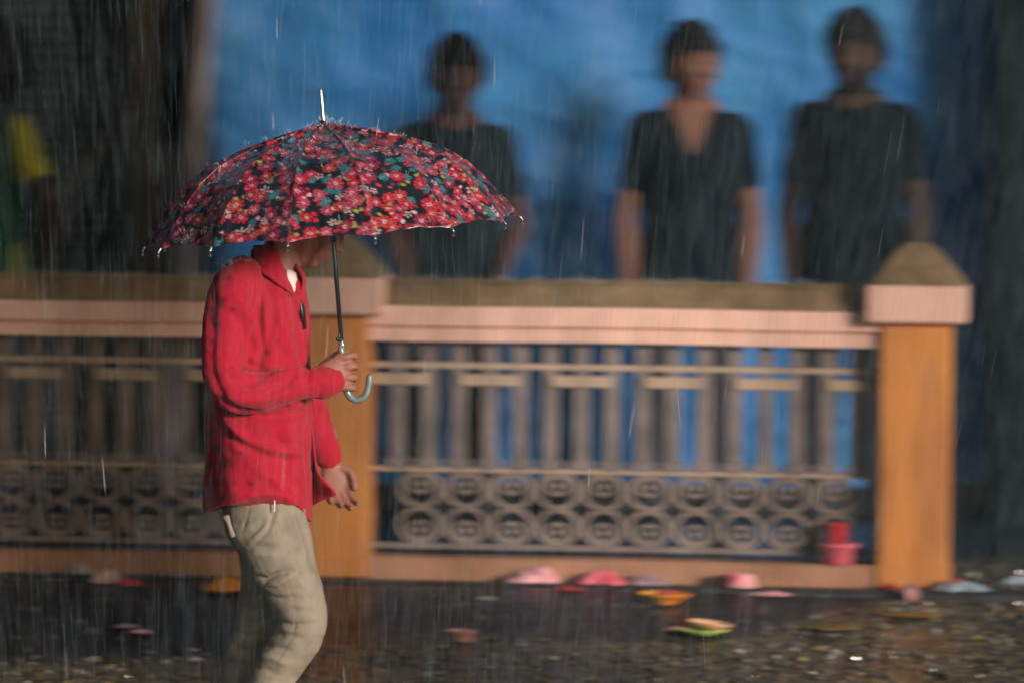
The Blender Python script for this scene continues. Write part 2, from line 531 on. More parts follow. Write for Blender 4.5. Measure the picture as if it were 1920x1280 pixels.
M_iron = mat('cream_cast_panel', (.22, .185, .175), .8, color2=(.13, .115, .11), nscale=9, bump=.002, bscale=60)
M_cream = mat('cream_cast_rail', (.44, .34, .25), .75, color2=(.30, .23, .17), nscale=9, bump=.002, bscale=60)
M_ring = mat('tan_cast_ring', (.30, .245, .21), .75, color2=(.19, .16, .14), nscale=9, bump=.002, bscale=60)
zt = [FU(1200, y)[1] for y in (527, 577, 618, 643, 1046, 1090)]
ub = FU(632, 800)[0]
ucl = ub - (0 - ub)                       # next pillar to the left, out of the photo
HB = .098
def pillar(u):
    z1 = FU(1712, 603)[1]; z2 = FU(1712, 533)[1]; z3 = FU(1712, 455)[1]
    b = MB(); b.box((u, 0, z1 / 2), (.109, .109, z1 / 2), bev=.006)
    b.add(*MB().box((u, 0, .035), (.113, .113, .035), bev=.006).data())
    p = b.build('pillar', M_orange, fence, smooth=False)
    b = MB(); b.box((u, 0, (z1 + z2) / 2), (.156, .156, (z2 - z1) / 2), bev=.008)
    b.build('cap_slab', M_pink, p, smooth=False)
    b = MB(); V, F = [], []
    pr = [(0, .150), (.12, .143), (.45, .108), (.8, .066), (.94, .046), (1, .032)]
    for t, h in pr:
        zz = z2 + .001 + (z3 - z2) * t
        k = h * .12
        for x, y in ((-h + k, -h), (h - k, -h), (h, -h + k), (h, h - k), (h - k, h), (-h + k, h), (-h, h - k), (-h, -h + k)):
            V.append((u + x, y, zz))
    for i in range(len(pr) - 1):
        for k in range(8): F.append((i * 8 + k, i * 8 + (k + 1) % 8, (i + 1) * 8 + (k + 1) % 8, (i + 1) * 8 + k))
    F.append(tuple(range(40, 48))); F.append(tuple(range(7, -1, -1)))
    b.add(V, F); b.build('cap', M_moss, p, smooth=False)
for u in (0, ub, ucl): pillar(u)
def sweep(prof, u0, u1, m, name, seg=14):
    V, F = [], []
    n = len(prof)
    for i in range(seg + 1):
        u = u0 + (u1 - u0) * i / seg
        for y, z in prof: V.append((u, y + .0015 * math.sin(u * 9 + z * 20), z + .0015 * math.sin(u * 5.3)))
    for i in range(seg):
        for k in range(n): F.append((i * n + k, i * n + (k + 1) % n, (i + 1) * n + (k + 1) % n, (i + 1) * n + k))
    F.append(tuple(range(n - 1, -1, -1))); F.append(tuple(range(seg * n, seg * n + n)))
    return mesh_obj(name, V, F, m, fence, smooth=False)
def bay(ua, uz):
    L, Rr = ua + .1085, uz - .1085
    # coping: sloped weathered top, pink fascia with a groove and a projecting lower bead
    sweep([(-.085, zt[1] + .001), (-.05, zt[0] - .02), (-.02, zt[0]), (.02, zt[0]), (.05, zt[0] - .02), (.085, zt[1] + .001)], L, Rr, M_moss, 'coping')
    sweep([(-.078, zt[3]), (-.078, zt[2] - .004), (-.070, zt[2]), (-.070, zt[2] + .004), (-.092, zt[2] + .008), (-.092, zt[1]), (.092, zt[1]), (.092, zt[2]), (.078, zt[2]), (.078, zt[3])], L, Rr, M_pink, 'fascia')
    sweep([(-.10, -.12), (-.10, zt[4] - .008), (-.092, zt[4]), (.10, zt[4]), (.10, -.12)], L, Rr, M_plinth, 'plinth')
    zr = lambda y: FU(1000, y)[1]
    for y0, y1, th in ((682, 691, .016), (878, 885, .018), (1021, 1030, .016)):
        b = MB(); b.box(((L + Rr) / 2, 0, (zr(y0) + zr(y1)) / 2), ((Rr - L) / 2, th, (zr(y0) - zr(y1)) / 2 + .002), bev=.002)
        b.build('rail', M_cream if y0 < 1000 else M_iron, fence, smooth=False)
    # openwork units, gaps anchored as in the photo
    per = .2885; g0 = FU(1003, 800)[0]
    k0 = math.floor((L - g0) / per) - 1
    zb0, ztop = zr(880) - .004, zt[3] + .002
    for k in range(k0, k0 + 12):
        c = g0 + per * (k + .5)
        if c + .16 < L or c - .16 > Rr: continue
        b = MB()
        for dx in (-.0962, 0, .0962):
            u = c + dx
            if u < L + .02 or u > Rr - .02: continue
            b.box((u, 0, (zb0 + ztop) / 2), (.0235, .015, (ztop - zb0) / 2), bev=.004)
            b.box((u, -.001, zb0 + .02), (.036, .022, .016), bev=.004)
        x0 = max(L, c - .094); x1 = min(Rr, c + .094)
        bu = b.build('baluster_unit', M_iron, fence, smooth=False) if b.n else None
        if x1 - x0 > .03 and bu:
            b = MB(); b.box(((x0 + x1) / 2, -.003, (zr(702) + zr(724)) / 2), ((x1 - x0) / 2, .024, (zr(702) - zr(724)) / 2), bev=.004)
            b.build('crossbar', M_cream, bu, smooth=False)
    # two rows of rings
    z1, z2 = zr(919), zr(987)
    pr = per / 2
    k0 = math.floor((L - g0) / pr) - 1
    for k in range(k0, k0 + 24):
        c = g0 + pr * (k + .5)
        if c - .05 < L or c + .05 > Rr: continue
        for zc, sg in ((z1, 1), (z2, -1)):
            b = MB()
            def tor(r, t, dz=0, sx=1.0):
                P = [(c + sx * r * math.cos(a), 0, zc + dz + r * math.sin(a)) for a in np.linspace(0, 2 * math.pi, 22)]
                b.tube(P, [(t, t * 1.5)] * 22, up=(0, -1, 0), n=8, sub=1, cap=False)
            tor(.0545, .0085, 0, 1.15); tor(.027, .0065, sg * .016, 1.2)
            b.ball((c, 0, zc + sg * .016), (.014, .012, .011), n=8)
            b.box((c, 0, zc - sg * .055), (.012, .014, .008))
            b.build('ring_ornament', M_ring, fence, smooth=False)
bay(ub, 0); bay(ucl, ub)

# low dark kerb under the fence
b = MB(); b.box((-1.6, -.16, -.03), (3.6, .06, .028), bev=.008)
V, F = b.data(); ca, sa = math.cos(FY), math.sin(FY)
V = np.asarray(V) @ np.array([[ca, sa, 0], [-sa, ca, 0], [0, 0, 1]]) + np.array(P0)
tag(mesh_obj('kerb', V, F, mat('wet_kerb_stone', (.035, .04, .04), .5, noise=.5, nscale=10, bump=.004), None, smooth=False), 'low dark wet kerb along the foot of the fence', kind='structure')

# ------------------------------------------------------------------ people
def G(a, s): return np.exp(-(a / s) ** 2 / 2)
def head_points(n=56, m=44, grow=0.0):
    """head in its own frame: +X face, +Z up, centred between the ears"""
    V = []
    for i in range(m + 1):
        phi = math.pi * (i + .15) / (m + .3)
        for k in range(n):
            th = 2 * math.pi * k / n
            V.append((math.sin(phi) * math.cos(th), math.sin(phi) * math.sin(th), math.cos(phi)))
    V = np.array(V)
    x, y, z = V[:, 0] * (.097 + grow), V[:, 1] * (.076 + grow), V[:, 2] * (.118 + grow)
    low = np.clip((-.015 - z) / .10, 0, 1)
    y = y * (1 - .38 * low)
    x = np.where(x < 0, x * (1 - .55 * low), x * (1 + .02 * low))
    x = np.where((x > 0) & (z > .04), x * (1 - .12 * np.clip((z - .04) / .08, 0, 1)), x)
    if grow == 0:
        f = np.clip(V[:, 0], 0, 1) ** .5
        f = np.where(V[:, 0] > 0, f, 0)
        nose = G(y, .0095 + .004 * np.clip((.02 - z) / .05, 0, 1)) * np.clip((.038 - z) / .062, 0, 1) * (z > -.034) * .027
        nose = nose * np.where(z < -.026, np.clip((z + .034) / .008, 0, 1), 1)
        alae = .008 * (G(y - .013, .006) + G(y + .013, .006)) * G(z + .022, .007)
        brow = .006 * G(z - .034, .009) * G(y, .045)
        sock = -.010 * (G(y - .031, .012) + G(y + .031, .012)) * G(z - .016, .011)
        eye = .007 * (G(y - .031, .008) + G(y + .031, .008)) * G(z - .014, .006)
        cheek = .005 * (G(y - .04, .014) + G(y + .04, .014)) * G(z + .012, .016)
        lips = .010 * G(z + .050, .0055) * G(y, .017) + .010 * G(z + .063, .006) * G(y, .015) - .003 * G(z + .0565, .002) * G(y, .02)
        chin = .013 * G(z + .094, .014) * G(y, .022)
        dip = -.004 * G(z + .076, .006) * G(y, .02)
        x = x + f * (nose + alae + brow + sock + eye + cheek + lips + chin + dip)
    V = np.stack([x, y, z], 1)
    F = [(i * n + k, (i + 1) * n + k, (i + 1) * n + (k + 1) % n, i * n + (k + 1) % n) for i in range(m) for k in range(n)]
    F.append(tuple(range(n))); F.append(tuple(range((m + 1) * n - 1, m * n - 1, -1)))
    return V, F

def add_head(mb, C, Rm, k=1.0):
    V, F = head_points(); V = V * k
    Rn = np.array(Rm)
    mb.add(V @ Rn.T + np.array(C), F)
    for s in (-1, 1):
        V, F = MB().ball((0, 0, 0), (.019 * k, .007 * k, .031 * k), n=14).data()
        V = V @ np.array(Matrix.Rotation(s * R(-20), 3, 'Z') @ Matrix.Rotation(R(-8), 3, 'Y')).T + np.array((-.012, s * .077, -.004)) * k
        mb.add(V @ Rn.T + np.array(C), F)

def skin_colour(V, C, Rm, base, beard=0.0, hands=None):
    """skin tone with brows, eyes and lips, in the head's own frame"""
    q = (V - np.array(C)) @ np.array(Rm)
    x, y, z = q[:, 0], q[:, 1], q[:, 2]
    inh = (np.abs(z) < .16) & (np.abs(y) < .11) & (np.abs(x) < .16)
    c = np.tile(np.array(base, float), (len(V), 1))
    def mixin(wt, col):
        nonlocal c
        wt = np.clip(wt, 0, 1)[:, None]
        c = c * (1 - wt) + np.array(col) * wt
    fr = inh & (x > .03)
    mixin(fr * .75 * np.clip(G(y, .019) * (G(z + .050, .005) + G(z + .063, .006)), 0, 1), (base[0] * .95, base[1] * .5, base[2] * .5))
    mixin(fr * 1.0 * (np.abs(np.abs(y) - .032) < .017) * G(z - .034, .0035) * 1.3, (.01, .009, .008))
    mixin(fr * (G(np.abs(y) - .031, .005) * G(z - .014, .0035)) * 1.6, (.012, .01, .01))
    if beard:
        bd = inh * np.clip((-.028 - z) / .02, 0, 1) * (x > -.02) * (1 - .9 * G(y, .02) * G(z + .057, .011) * (x > .06)) * np.clip((.12 + z) / .01, 0, 1)
        bd = np.maximum(bd, inh * (x > .05) * G(z + .040, .005) * (np.abs(y) < .028))
        mixin(beard * bd, (.008, .008, .008))
    return c

def add_hand(mb, wrist, d, palmn, across, curl=.35, L=.185, side=1):
    """relaxed hand: wrist point, direction of fingers, palm normal, across = towards the thumb"""
    wrist, d, pn, ac = (Vector(v) for v in (wrist, d, palmn, across))
    d.normalize(); pn.normalize(); ac.normalize()
    mb.tube([wrist - d * .02, wrist + d * .02, wrist + d * .055, wrist + d * .088], [(.026, .019), (.031, .018), (.040, .016), (.040, .013)], up=pn, n=16)
    ln = (.040, .030, .022), (.045, .034, .024), (.042, .031, .023), (.033, .024, .019)
    for i, (k, l) in enumerate(zip((.030, .010, -.010, -.029), ln)):
        p = wrist + d * (.078 - .004 * abs(i - 1)) + ac * k
        P, a = [p - d * .02, p], curl * (.7 + .15 * i)
        ang = 0
        for s in l:
            ang += a
            q = P[-1] + (d * math.cos(ang) + pn * math.sin(ang)) * s + ac * (.0015 * (1.5 - i))
            P.append(q)
        mb.tube(P, [.0095, .0095, .0088, .0080, .0068], up=ac, n=10, sub=3)
    p = wrist + d * .025 + ac * .026
    mb.tube([p - ac * .012, p + d * .022 + ac * .016 + pn * .008, p + d * .048 + ac * .022 + pn * .018, p + d * .072 + ac * .019 + pn * .026], [.014, .0125, .0105, .0085], up=pn, n=10, sub=3)

def tee_loops():
    return [(.88, .186, .134), (1.0, .176, .130), (1.12, .170, .124), (1.25, .180, .128), (1.35, .190, .124), (1.41, .182, .110), (1.45, .140, .086), (1.48, .085, .070)]

def man(loc, yaw, scale, label, tee, sleeve=None, neck='crew', skin=(.17, .085, .055), beard=0, head_yaw=0, head_pitch=0, arms=(0, 0), hairc=1.0, long_hair=0.0, elbow=(0, 0), head_dx=0.0, grp=None):
    """standing man, local frame: faces -Y, feet at the origin"""
    root = empty('person', loc, (0, 0, yaw)); root.scale = (scale,) * 3
    bpy.context.view_layer.update()
    tag(root, label, 'person')
    if grp: root['group'] = grp
    C = Vector((head_dx, -.012, 1.614))
    Hm = Matrix.Rotation(R(-90) + head_yaw, 3, 'Z') @ Matrix.Rotation(head_pitch, 3, 'Y')
    b = MB()
    b.tube([(0, 0, z) for z, _, _ in tee_loops()[:-1]], [(rx - .016, ry - .014) for _, rx, ry in tee_loops()[:-1]], up=(0, -1, 0), n=28)
    b.tube([(0, .012, 1.42), (head_dx * .5, .004, 1.48), (head_dx, -.004, 1.58)], [.085, .068, .064], n=20)
    add_head(b, C, Hm, 1.12)
    arm_pts = {}
    for s in (-1, 1):
        fwd, out_ = arms[0 if s < 0 else 1], elbow[0 if s < 0 else 1]
        sh = Vector((s * .162, .0, 1.395))
        el = sh + Vector((s * (.055 + out_), .02, -.285 + .3 * abs(out_)))
        dr = Vector((s * (-.02 - .9 * out_ - .5 * fwd), -math.sin(fwd) - .16, -math.cos(fwd))).normalized()
        wr = el + dr * .245
        arm_pts[s] = (sh, el, wr)
        b.tube([sh, (sh + el) / 2, el, el + dr * .08, el + dr * .17, wr], [(.050, .052), (.045, .047), (.038, .040), (.041, .040), (.033, .031), (.026, .021)], up=(0, -1, 0), n=16)
        add_hand(b, wr, dr, (-s, .15, 0), (0, -1, 0), curl=.33)
    for s in (-1, 1):
        b.tube([(s * .09, 0, .90), (s * .10, 0, .70), (s * .10, .005, .48), (s * .105, .015, .30), (s * .11, .02, .09)], [.082, .070, .052, .048, .036], n=14)
        b.tube([(s * .11, .05, .045), (s * .115, -.06, .04), (s * .12, -.15, .028)], [(.036, .035), (.040, .03), (.036, .018)], up=(0, 0, 1), n=12)
    V, F, N = fuse(b, .0065, 2)
    col = skin_colour((V - np.array(C)) / 1.12 + np.array(C), C, Hm, skin, beard)
    mesh_obj('body', V, F, M_skin_dry, root, col=col)
    # hair
    HV, HF = head_points(48, 40, grow=.0); HV = HV * 1.12
    n = HV / np.linalg.norm(HV, axis=1)[:, None]
    line = np.interp(HV[:, 0], [-.05, .0, .03, .06], [-.05, -.015, .02, .052]) - long_hair * (HV[:, 0] < 0)
    line = line + .012 * fbm(HV, 35, 15, 2)
    k = 1 / (1 + np.exp(-(HV[:, 2] - line) / .006))
    k = np.clip(k + .0 * k, 0, 1)
    thick = (.022 + .010 * hairc * np.clip(n[:, 2], 0, 1)) * k - .012 * (1 - k)
    HV = HV + n * (thick + (.006 * fbm(HV, 26, 5, 3) + .004 * fbm(HV, 60, 9, 2)) * k)[:, None]
    HV = HV @ np.array(Hm).T + np.array(C)
    mesh_obj('hair', HV, HF, M_hair, root)
    # t-shirt
    b = MB()
    L = tee_loops()
    b.tube([(0, 0, z) for z, _, _ in L], [(rx, ry) for _, rx, ry in L], up=(0, -1, 0), n=32)
    for s in (-1, 1):
        sh, el, wr = arm_pts[s]
        e = sh.lerp(el, .58)
        b.tube([sh + Vector((-s * .05, 0, .015)), sh + Vector((s * .005, 0, .012)), sh.lerp(el, .3), e], [(.045, .060), (.052, .060), (.056, .060), (.059, .059)], up=(0, -1, 0), n=18)
    V, F, N = fuse(b, .008, 3)
    P = V * np.array([1, 1, .45])
    V = V + N * (.006 * fbm(P, 9, 41, 3))[:, None] - N * (.005 * np.abs(vnoise(V * np.array([1, 1, 2.2]) + np.array([[0, 0, 1]]) * V[:, :1], 8, 43)))[:, None]
    cz = V[:, 2]
    if neck == 'v':
        cut = np.where(V[:, 1] < .0, (cz - 1.31) * .42 - np.abs(V[:, 0]), -1)
    else:
        cut = np.where(V[:, 1] < .03, .100 - np.hypot(V[:, 0], (cz - 1.53) * 1.15), -1)
    cut = np.maximum(cut, np.where(cz > 1.42, .080 - np.hypot(V[:, 0], V[:, 1]), -1))
    V = V - N * (.040 * np.clip(cut / .008 + .5, 0, 1))[:, None]
    c = np.tile(np.array(tee, float), (len(V), 1))
    if sleeve is not None:
        sl = (np.abs(V[:, 0]) > .175)
        c[sl] = sleeve
    mesh_obj('t_shirt', V, F, M_tee, root, col=c)
    # trousers
    b = MB()
    b.tube([(0, 0, .84), (0, 0, .93), (0, 0, 1.0)], [(.142, .104), (.148, .106), (.138, .098)], up=(0, -1, 0), n=24)
    for s in (-1, 1):
        b.tube([(s * .08, 0, .90), (s * .10, 0, .70), (s * .10, .005, .48), (s * .105, .015, .28), (s * .11, .02, .07)], [.098, .088, .070, .064, .060], n=16)
    V, F, N = fuse(b, .010, 3)
    V = V + N * (.006 * fbm(V * np.array([1, 1, 2.0]), 10, 51, 3))[:, None]
    mesh_obj('trousers', V, F, M_jeans, root)
    for s in (-1, 1):
        b = MB(); b.tube([(s * .11, .06, .052), (s * .115, -.05, .05), (s * .12, -.165, .034)], [(.045, .046), (.050, .042), (.043, .028)], up=(0, 0, 1), n=14)
        b.build('shoe', M_shoe, root)
    return root

def at_x(px, Y=D3): return W(px, 300, Y).x
DARK = (.002, .007, .012)
PZ = .375
hh = lambda py, Y: (W(900, py, Y).z - float(PZ))
man((at_x(852), 19.4, PZ), R(10), hh(70, 19.4) / 1.765, 'man with tousled hair in grey T-shirt standing just behind the open umbrella', (.010, .020, .028),
    skin=(.085, .046, .04), hairc=1.6, arms=(.35, .75), elbow=(0, .02))
man((at_x(1293), 19.4, PZ), R(5), hh(37, 19.4) / 1.765, 'man in black V-neck T-shirt looking aside, the middle one of three men', DARK, neck='v',
    skin=(.16, .08, .055), head_yaw=R(24), hairc=.8, arms=(.05, .12))
man((at_x(1602), 19.45, PZ), R(-9), hh(12, 19.45) / 1.765, 'bearded man in black round-neck T-shirt standing behind the right end of the fence', (.0015, .005, .008),
    skin=(.045, .028, .021), beard=.95, head_yaw=R(-14), hairc=1.2, arms=(.05, .05))
man((at_x(-62), 19.5, PZ), R(168), hh(55, 19.5) / 1.765, 'person in green shirt with yellow sleeves cut off by the left edge, seen from behind', (.01, .05, .028), sleeve=(.30, .30, .015),
    skin=(.03, .02, .016), hairc=1.5, long_hair=.10, head_dx=-.11, elbow=(.08, .05), arms=(.2, .2))

# ------------------------------------------------------------------ the walking person (side view, walking right)
wroot = empty('person', (W(520, 1520).x, D1, 0))
tag(wroot, 'man in red fleece jacket and khaki trousers walking under a floral umbrella', 'person')
S1 = D1 / FPX                                # metres per photo pixel at this depth
def wp(px, py, dy=0.0): return W(px, py, D1 + dy)
def path(*a): return [wp(*p) for p in a]
def px_(v): return v * S1

HP = R(26)
# face looks to +X, tipped down and turned a few degrees to the camera
HR = Matrix.Rotation(R(-4), 3, 'Z') @ Matrix.Rotation(HP, 3, 'Y')
nose_l = Vector((.118, 0, -.024))
HC = wp(641, 473, -.005) - HR @ nose_l
SHN = (445, 545, -.175)                      # near shoulder joint
ELN, WRN = (428, 728, -.235), (596, 716, -.165)
SHF, ELF, WRF = (470, 545, .175), (556, 735, .235), (620, 862, .215)
SHAFT_Y = -.105

b = MB()
add_head(b, HC, HR)
nk = HC + HR @ Vector((-.028, 0, -.055))
b.tube([wp(492, 560), wp(515, 515), nk.lerp(wp(515, 515), .35), nk], [(.075, .10), (.062, .066), (.056, .057), (.055, .056)], up=(0, -1, 0), n=22)
b.tube(path((478, 540), (476, 640), (474, 760), (482, 880), (490, 940)), [(.08, .12), (.095, .14), (.09, .135), (.09, .14), (.09, .14)], up=(0, -1, 0), n=26)
def limb(P, rad): b.tube(path(*P), rad, up=(0, -1, 0), n=16)
limb([SHN, (432, 640, -.205), ELN], [.040, .036, .034])
limb([ELN, (500, 728, -.205), (560, 722, -.18), WRN], [.034, .036, .032, (.028, .022)])
limb([SHF, (510, 640, .21), ELF], [.052, .045, .040])
limb([ELF, (600, 800, .23), WRF], [.040, .038, (.030, .023)])
# far hand, relaxed, swinging forwards
dF = (wp(*WRF) - wp(*ELF)).normalized()
add_hand(b, wp(*WRF), Vector((.22, 0, -1)), (.25, -1, 0), (1, .15, .5), curl=.62, )
# near hand closed round the handle: palm behind the grip, fingers round its front
gx, gy0, gy1 = 646, 668, 735                 # grip axis in the photo
b.tube(path((592, 715, -.165), (612, 706, -.158), (630, 701, -.152), (644, 699, -.146)), [(.030, .022), (.038, .021), (.046, .020), (.046, .016)], up=(0, -1, 0), n=20)
for (ya, yb), l in zip(((669, 667), (688, 687), (707, 708), (725, 727)), (1.0, 1.06, 1.0, .86)):
    P = path((634, ya, -.150), (646, ya, -.153), (646 + 15 * l, yb - 1, -.148), (646 + 20 * l, yb, -.128), (646 + 15 * l, yb + 1, -.100), (646, yb + 1, -.082), (634, yb, -.083), (627, yb, -.094))
    b.tube(P, [.0110, .0110, .0104, .0098, .0092, .0086, .0080, .0070], up=(0, 0, 1), n=12, sub=3)
b.tube(path((606, 690, -.150), (622, 676, -.128), (640, 663, -.088), (654, 664, -.075), (663, 668, -.080)), [.017, .0155, .0125, .0105, .0085], up=(0, 0, 1), n=12, sub=3)
# legs and feet
NL = [(497, 950, -.085), (515, 1017, -.09), (528, 1055, -.092), (550, 1105, -.092), (562, 1140, -.092), (566, 1175, -.09), (552, 1205, -.09), (528, 1240, -.09), (500, 1292, -.09), (465, 1350, -.09), (428, 1422, -.09)]
FL = [(490, 950, .07), (506, 1040, .065), (497, 1100, .065), (490, 1146, .065), (476, 1192, .065), (460, 1235, .065), (447, 1285, .07), (430, 1350, .09), (404, 1445, .09)]
b.tube(path(*NL), [.085, .08, .075, .062, .056, .053, .050, .050, .047, .040, .034], up=(0, -1, 0), n=16, sub=3)
b.tube(path(*FL), [.085, .08, .062, .054, .052, .050, .048, .042, .034], up=(0, -1, 0), n=16, sub=3)
b.tube(path((410, 1440, -.09), (432, 1478, -.095), (458, 1508, -.10)), [.036, .038, .024], up=(0, -1, 0), n=14)
b.tube(path((388, 1478, .09), (420, 1492, .095), (462, 1510, .10)), [.034, .034, .020], up=(0, -1, 0), n=14)
V, F, N = fuse(b, .0042, 2)
col = skin_colour(V, HC, HR, (.33, .15, .11))
mesh_obj('body', V, F, M_skin, wroot, world=True, col=col)

# hair
HV, HF = head_points(60, 50)
n_ = HV / np.linalg.norm(HV, axis=1)[:, None]
line = np.interp(HV[:, 0], [-.05, .0, .03, .06], [-.07, -.02, .02, .052])
k_ = 1 / (1 + np.exp(-(HV[:, 2] - line) / .005))
HV = HV + n_ * ((.010 + .006 * np.clip(n_[:, 2], 0, 1) + .003 * fbm(HV, 60, 5, 2)) * k_ - .012 * (1 - k_))[:, None]
mesh_obj('hair', HV @ np.array(HR).T + np.array(HC), HF, M_hair, wroot, world=True)

# ---- folds: polylines in photo pixels pressed into the cloth that faces the camera
def to_px(V):
    d = V - np.array([0, 0, CAM_H]); c, s = math.cos(PITCH), math.sin(PITCH)
    fz = d[:, 1] * c - d[:, 2] * s; up = d[:, 1] * s + d[:, 2] * c
    a, e = d[:, 0] / fz, up / fz
    a, e = a * math.cos(ROLL) + e * math.sin(ROLL), -a * math.sin(ROLL) + e * math.cos(ROLL)
    return np.stack([960 + FPX * a, 640 - FPX * e], 1)
def press(V, N, folds, facing=True):
    q = to_px(V)
    h = np.zeros(len(V)); gain = 1.1
    wgt = np.clip(-N[:, 1] * 2.2, 0, 1) if facing else 1
    for pts, wd, am, side in folds:
        best = np.full(len(V), 1e9); sd = np.zeros(len(V)); tt = np.zeros(len(V)); L = len(pts) - 1
        for i in range(L):
            a, c = np.array(pts[i], float), np.array(pts[i + 1], float)
            ac = c - a; t = np.clip(((q - a) @ ac) / (ac @ ac), 0, 1)
            pr = a + t[:, None] * ac; dv = q - pr; dist = np.hypot(dv[:, 0], dv[:, 1])
            m = dist < best
            best[m] = dist[m]; tt[m] = (i + t[m]) / L
            sd[m] = np.sign(ac[0] * dv[m, 1] - ac[1] * dv[m, 0])
        env = np.sin(np.pi * np.clip(tt * .94 + .03, 0, 1)) ** .6
        x = best / wd
        if side: h += am * env * (x * sd) * np.exp(.5 - x * x / 2)       # step: one lip up, the other down
        else: h += am * env * np.exp(-x * x / 2)
    return V + N * (h * wgt * gain)[:, None], h * wgt

# ---- jacket
def torso_shell():
    ys = np.array([478, 492, 510, 530, 555, 590, 640, 700, 770, 850, 920, 975], float)
    lx = np.array([486, 468, 440, 421, 404, 396, 393, 391, 388, 384, 380, 379], float)
    rx = np.array([545, 560, 568, 574, 578, 580, 581, 582, 584, 583, 583, 583], float)
    dp = np.array([.062, .075, .10, .14, .172, .198, .205, .205, .205, .208, .213, .218])
    n = 72; m = 60
    hx = [370, 379, 400, 430, 461, 490, 515, 535, 550, 565, 579, 600]
    hy = [966, 964, 955, 943, 933, 929, 928, 932, 942, 958, 976, 978]
    V, F = [], []
    for j in range(m + 1):
        for k in range(n):
            a = 2 * math.pi * k / n
            t = j / m
            yy = 478 + (965 - 478) * t
            for _ in range(3):
                xl, xr = np.interp(yy, ys, lx), np.interp(yy, ys, rx)
                px = (xl + xr) / 2 + (xr - xl) / 2 * np.sign(math.cos(a)) * abs(math.cos(a)) ** .9
                yh = np.interp(px, hx, hy)
                yy = 478 + (yh - 478) * t
            d = np.interp(yy, ys, dp) * np.sign(math.sin(a)) * abs(math.sin(a)) ** .9
            V.append(tuple(wp(px, yy, d)))
    for j in range(m):
        for k in range(n): F.append((j * n + k, j * n + (k + 1) % n, (j + 1) * n + (k + 1) % n, (j + 1) * n + k))
    F.append(tuple(range(n - 1, -1, -1))); F.append(tuple(range(m * n, m * n + n)))
    return V, F
b = MB(); b.add(*torso_shell())
# near sleeve
b.tube(path((452, 522, -.125), (437, 560, -.175), (425, 620, -.205), (420, 680, -.225), (428, 722, -.235), (458, 738, -.230), (500, 732, -.215), (545, 722, -.195), (590, 717, -.175), (613, 716, -.165)),
       [(.058, .070), (.072, .078), (.066, .070), (.058, .062), (.056, .062), (.056, .060), (.051, .055), (.046, .050), (.042, .044), (.040, .042)], up=(0, -1, 0), n=26)
# far sleeve
b.tube(path((478, 530, .14), (500, 590, .19), (540, 690, .215), (568, 748, .23), (594, 806, .23), (616, 856, .22)),
       [(.058, .066), (.066, .070), (.060, .062), (.056, .058), (.050, .05), (.040, .040)], up=(0, -1, 0), n=22)
V, F, N = fuse(b, .0052, 3)
P = V - np.array(wp(480, 700))
rot = lambda a: np.array([[math.cos(a), 0, math.sin(a)], [0, 1, 0], [-math.sin(a), 0, math.cos(a)]])
tor_n = fbm(P @ rot(R(-65)) * np.array([1, .6, .28]), 11, 61, 3)           # long soft diagonal drapes
slv_n = fbm(P @ rot(R(70)) * np.array([.3, .6, 1.0]), 22, 63, 3)
q = to_px(V)
sl = np.clip((V[:, 1] < D1 - .14) * (q[:, 1] > 640) * (q[:, 1] < 790) * 1.0, 0, 1)
V = V + N * (tor_n * .0038 + slv_n * .0022 * sl + .0012 * fbm(P, 60, 65, 2))[:, None]
folds = [
    # armhole and chest
    ([(470, 500), (478, 560), (486, 610), (492, 655), (484, 700)], 6, -.013, 0),
    ([(500, 530), (512, 575), (508, 625), (500, 660)], 7, -.009, 0),
    ([(487, 520), (500, 580), (497, 640)], 7, .009, 0),
    ([(520, 560), (540, 610), (556, 660), (562, 690)], 9, .008, 1),
    ([(528, 580), (534, 640), (530, 690)], 8, -.007, 0),
    ([(447, 560), (470, 600), (484, 640)], 9, .010, 0),
    ([(440, 585), (462, 625), (482, 668)], 7, -.009, 0),
    # elbow crook and forearm
    ([(476, 695), (510, 700), (560, 694), (590, 688)], 4, .009, 0),
    ([(448, 672), (480, 690), (520, 708)], 6, -.012, 0),
    ([(425, 690), (455, 705), (482, 702)], 6, .009, 0),
    ([(440, 720), (475, 715), (500, 705)], 5, -.007, 0),
    ([(455, 745), (500, 742), (540, 725)], 6, .006, 1),
    ([(520, 735), (540, 715), (552, 700)], 5, -.006, 0),
    ([(560, 735), (572, 715), (580, 700)], 5, -.005, 0),
    ([(392, 640), (398, 700), (420, 752), (450, 772)], 6, -.008, 0),
    # under the forearm
    ([(400, 745), (440, 772), (500, 782), (560, 776), (590, 768)], 6, -.016, 0),
    ([(395, 760), (425, 800), (460, 830), (510, 850), (560, 856)], 7, -.008, 1),
    ([(418, 760), (440, 800), (452, 850)], 10, .008, 0),
    ([(470, 840), (520, 835), (575, 850)], 8, .006, 1),
    ([(540, 790), (552, 840), (565, 900), (575, 950)], 9, .010, 0),
    ([(520, 800), (530, 860), (540, 920)], 9, -.008, 0),
    ([(480, 870), (520, 890), (560, 930)], 9, .006, 1),
    ([(430, 870), (440, 920), (445, 945)], 12, .007, 0),
    ([(395, 850), (392, 910), (390, 955)], 9, -.007, 0),
    ([(400, 530), (396, 600), (400, 660)], 7, -.008, 0),
    ([(548, 560), (560, 600), (568, 660), (572, 700)], 3, -.009, 0),
]
V, h = press(V, N, folds)
# the open throat between the two collar wings, and the gap further down the placket
V, _h = press(V, N, [([(538, 455), (546, 490), (551, 525), (557, 556)], 7.5, -.075, 0), ([(563, 560), (567, 585), (571, 615)], 4.0, -.045, 0)], facing=False)
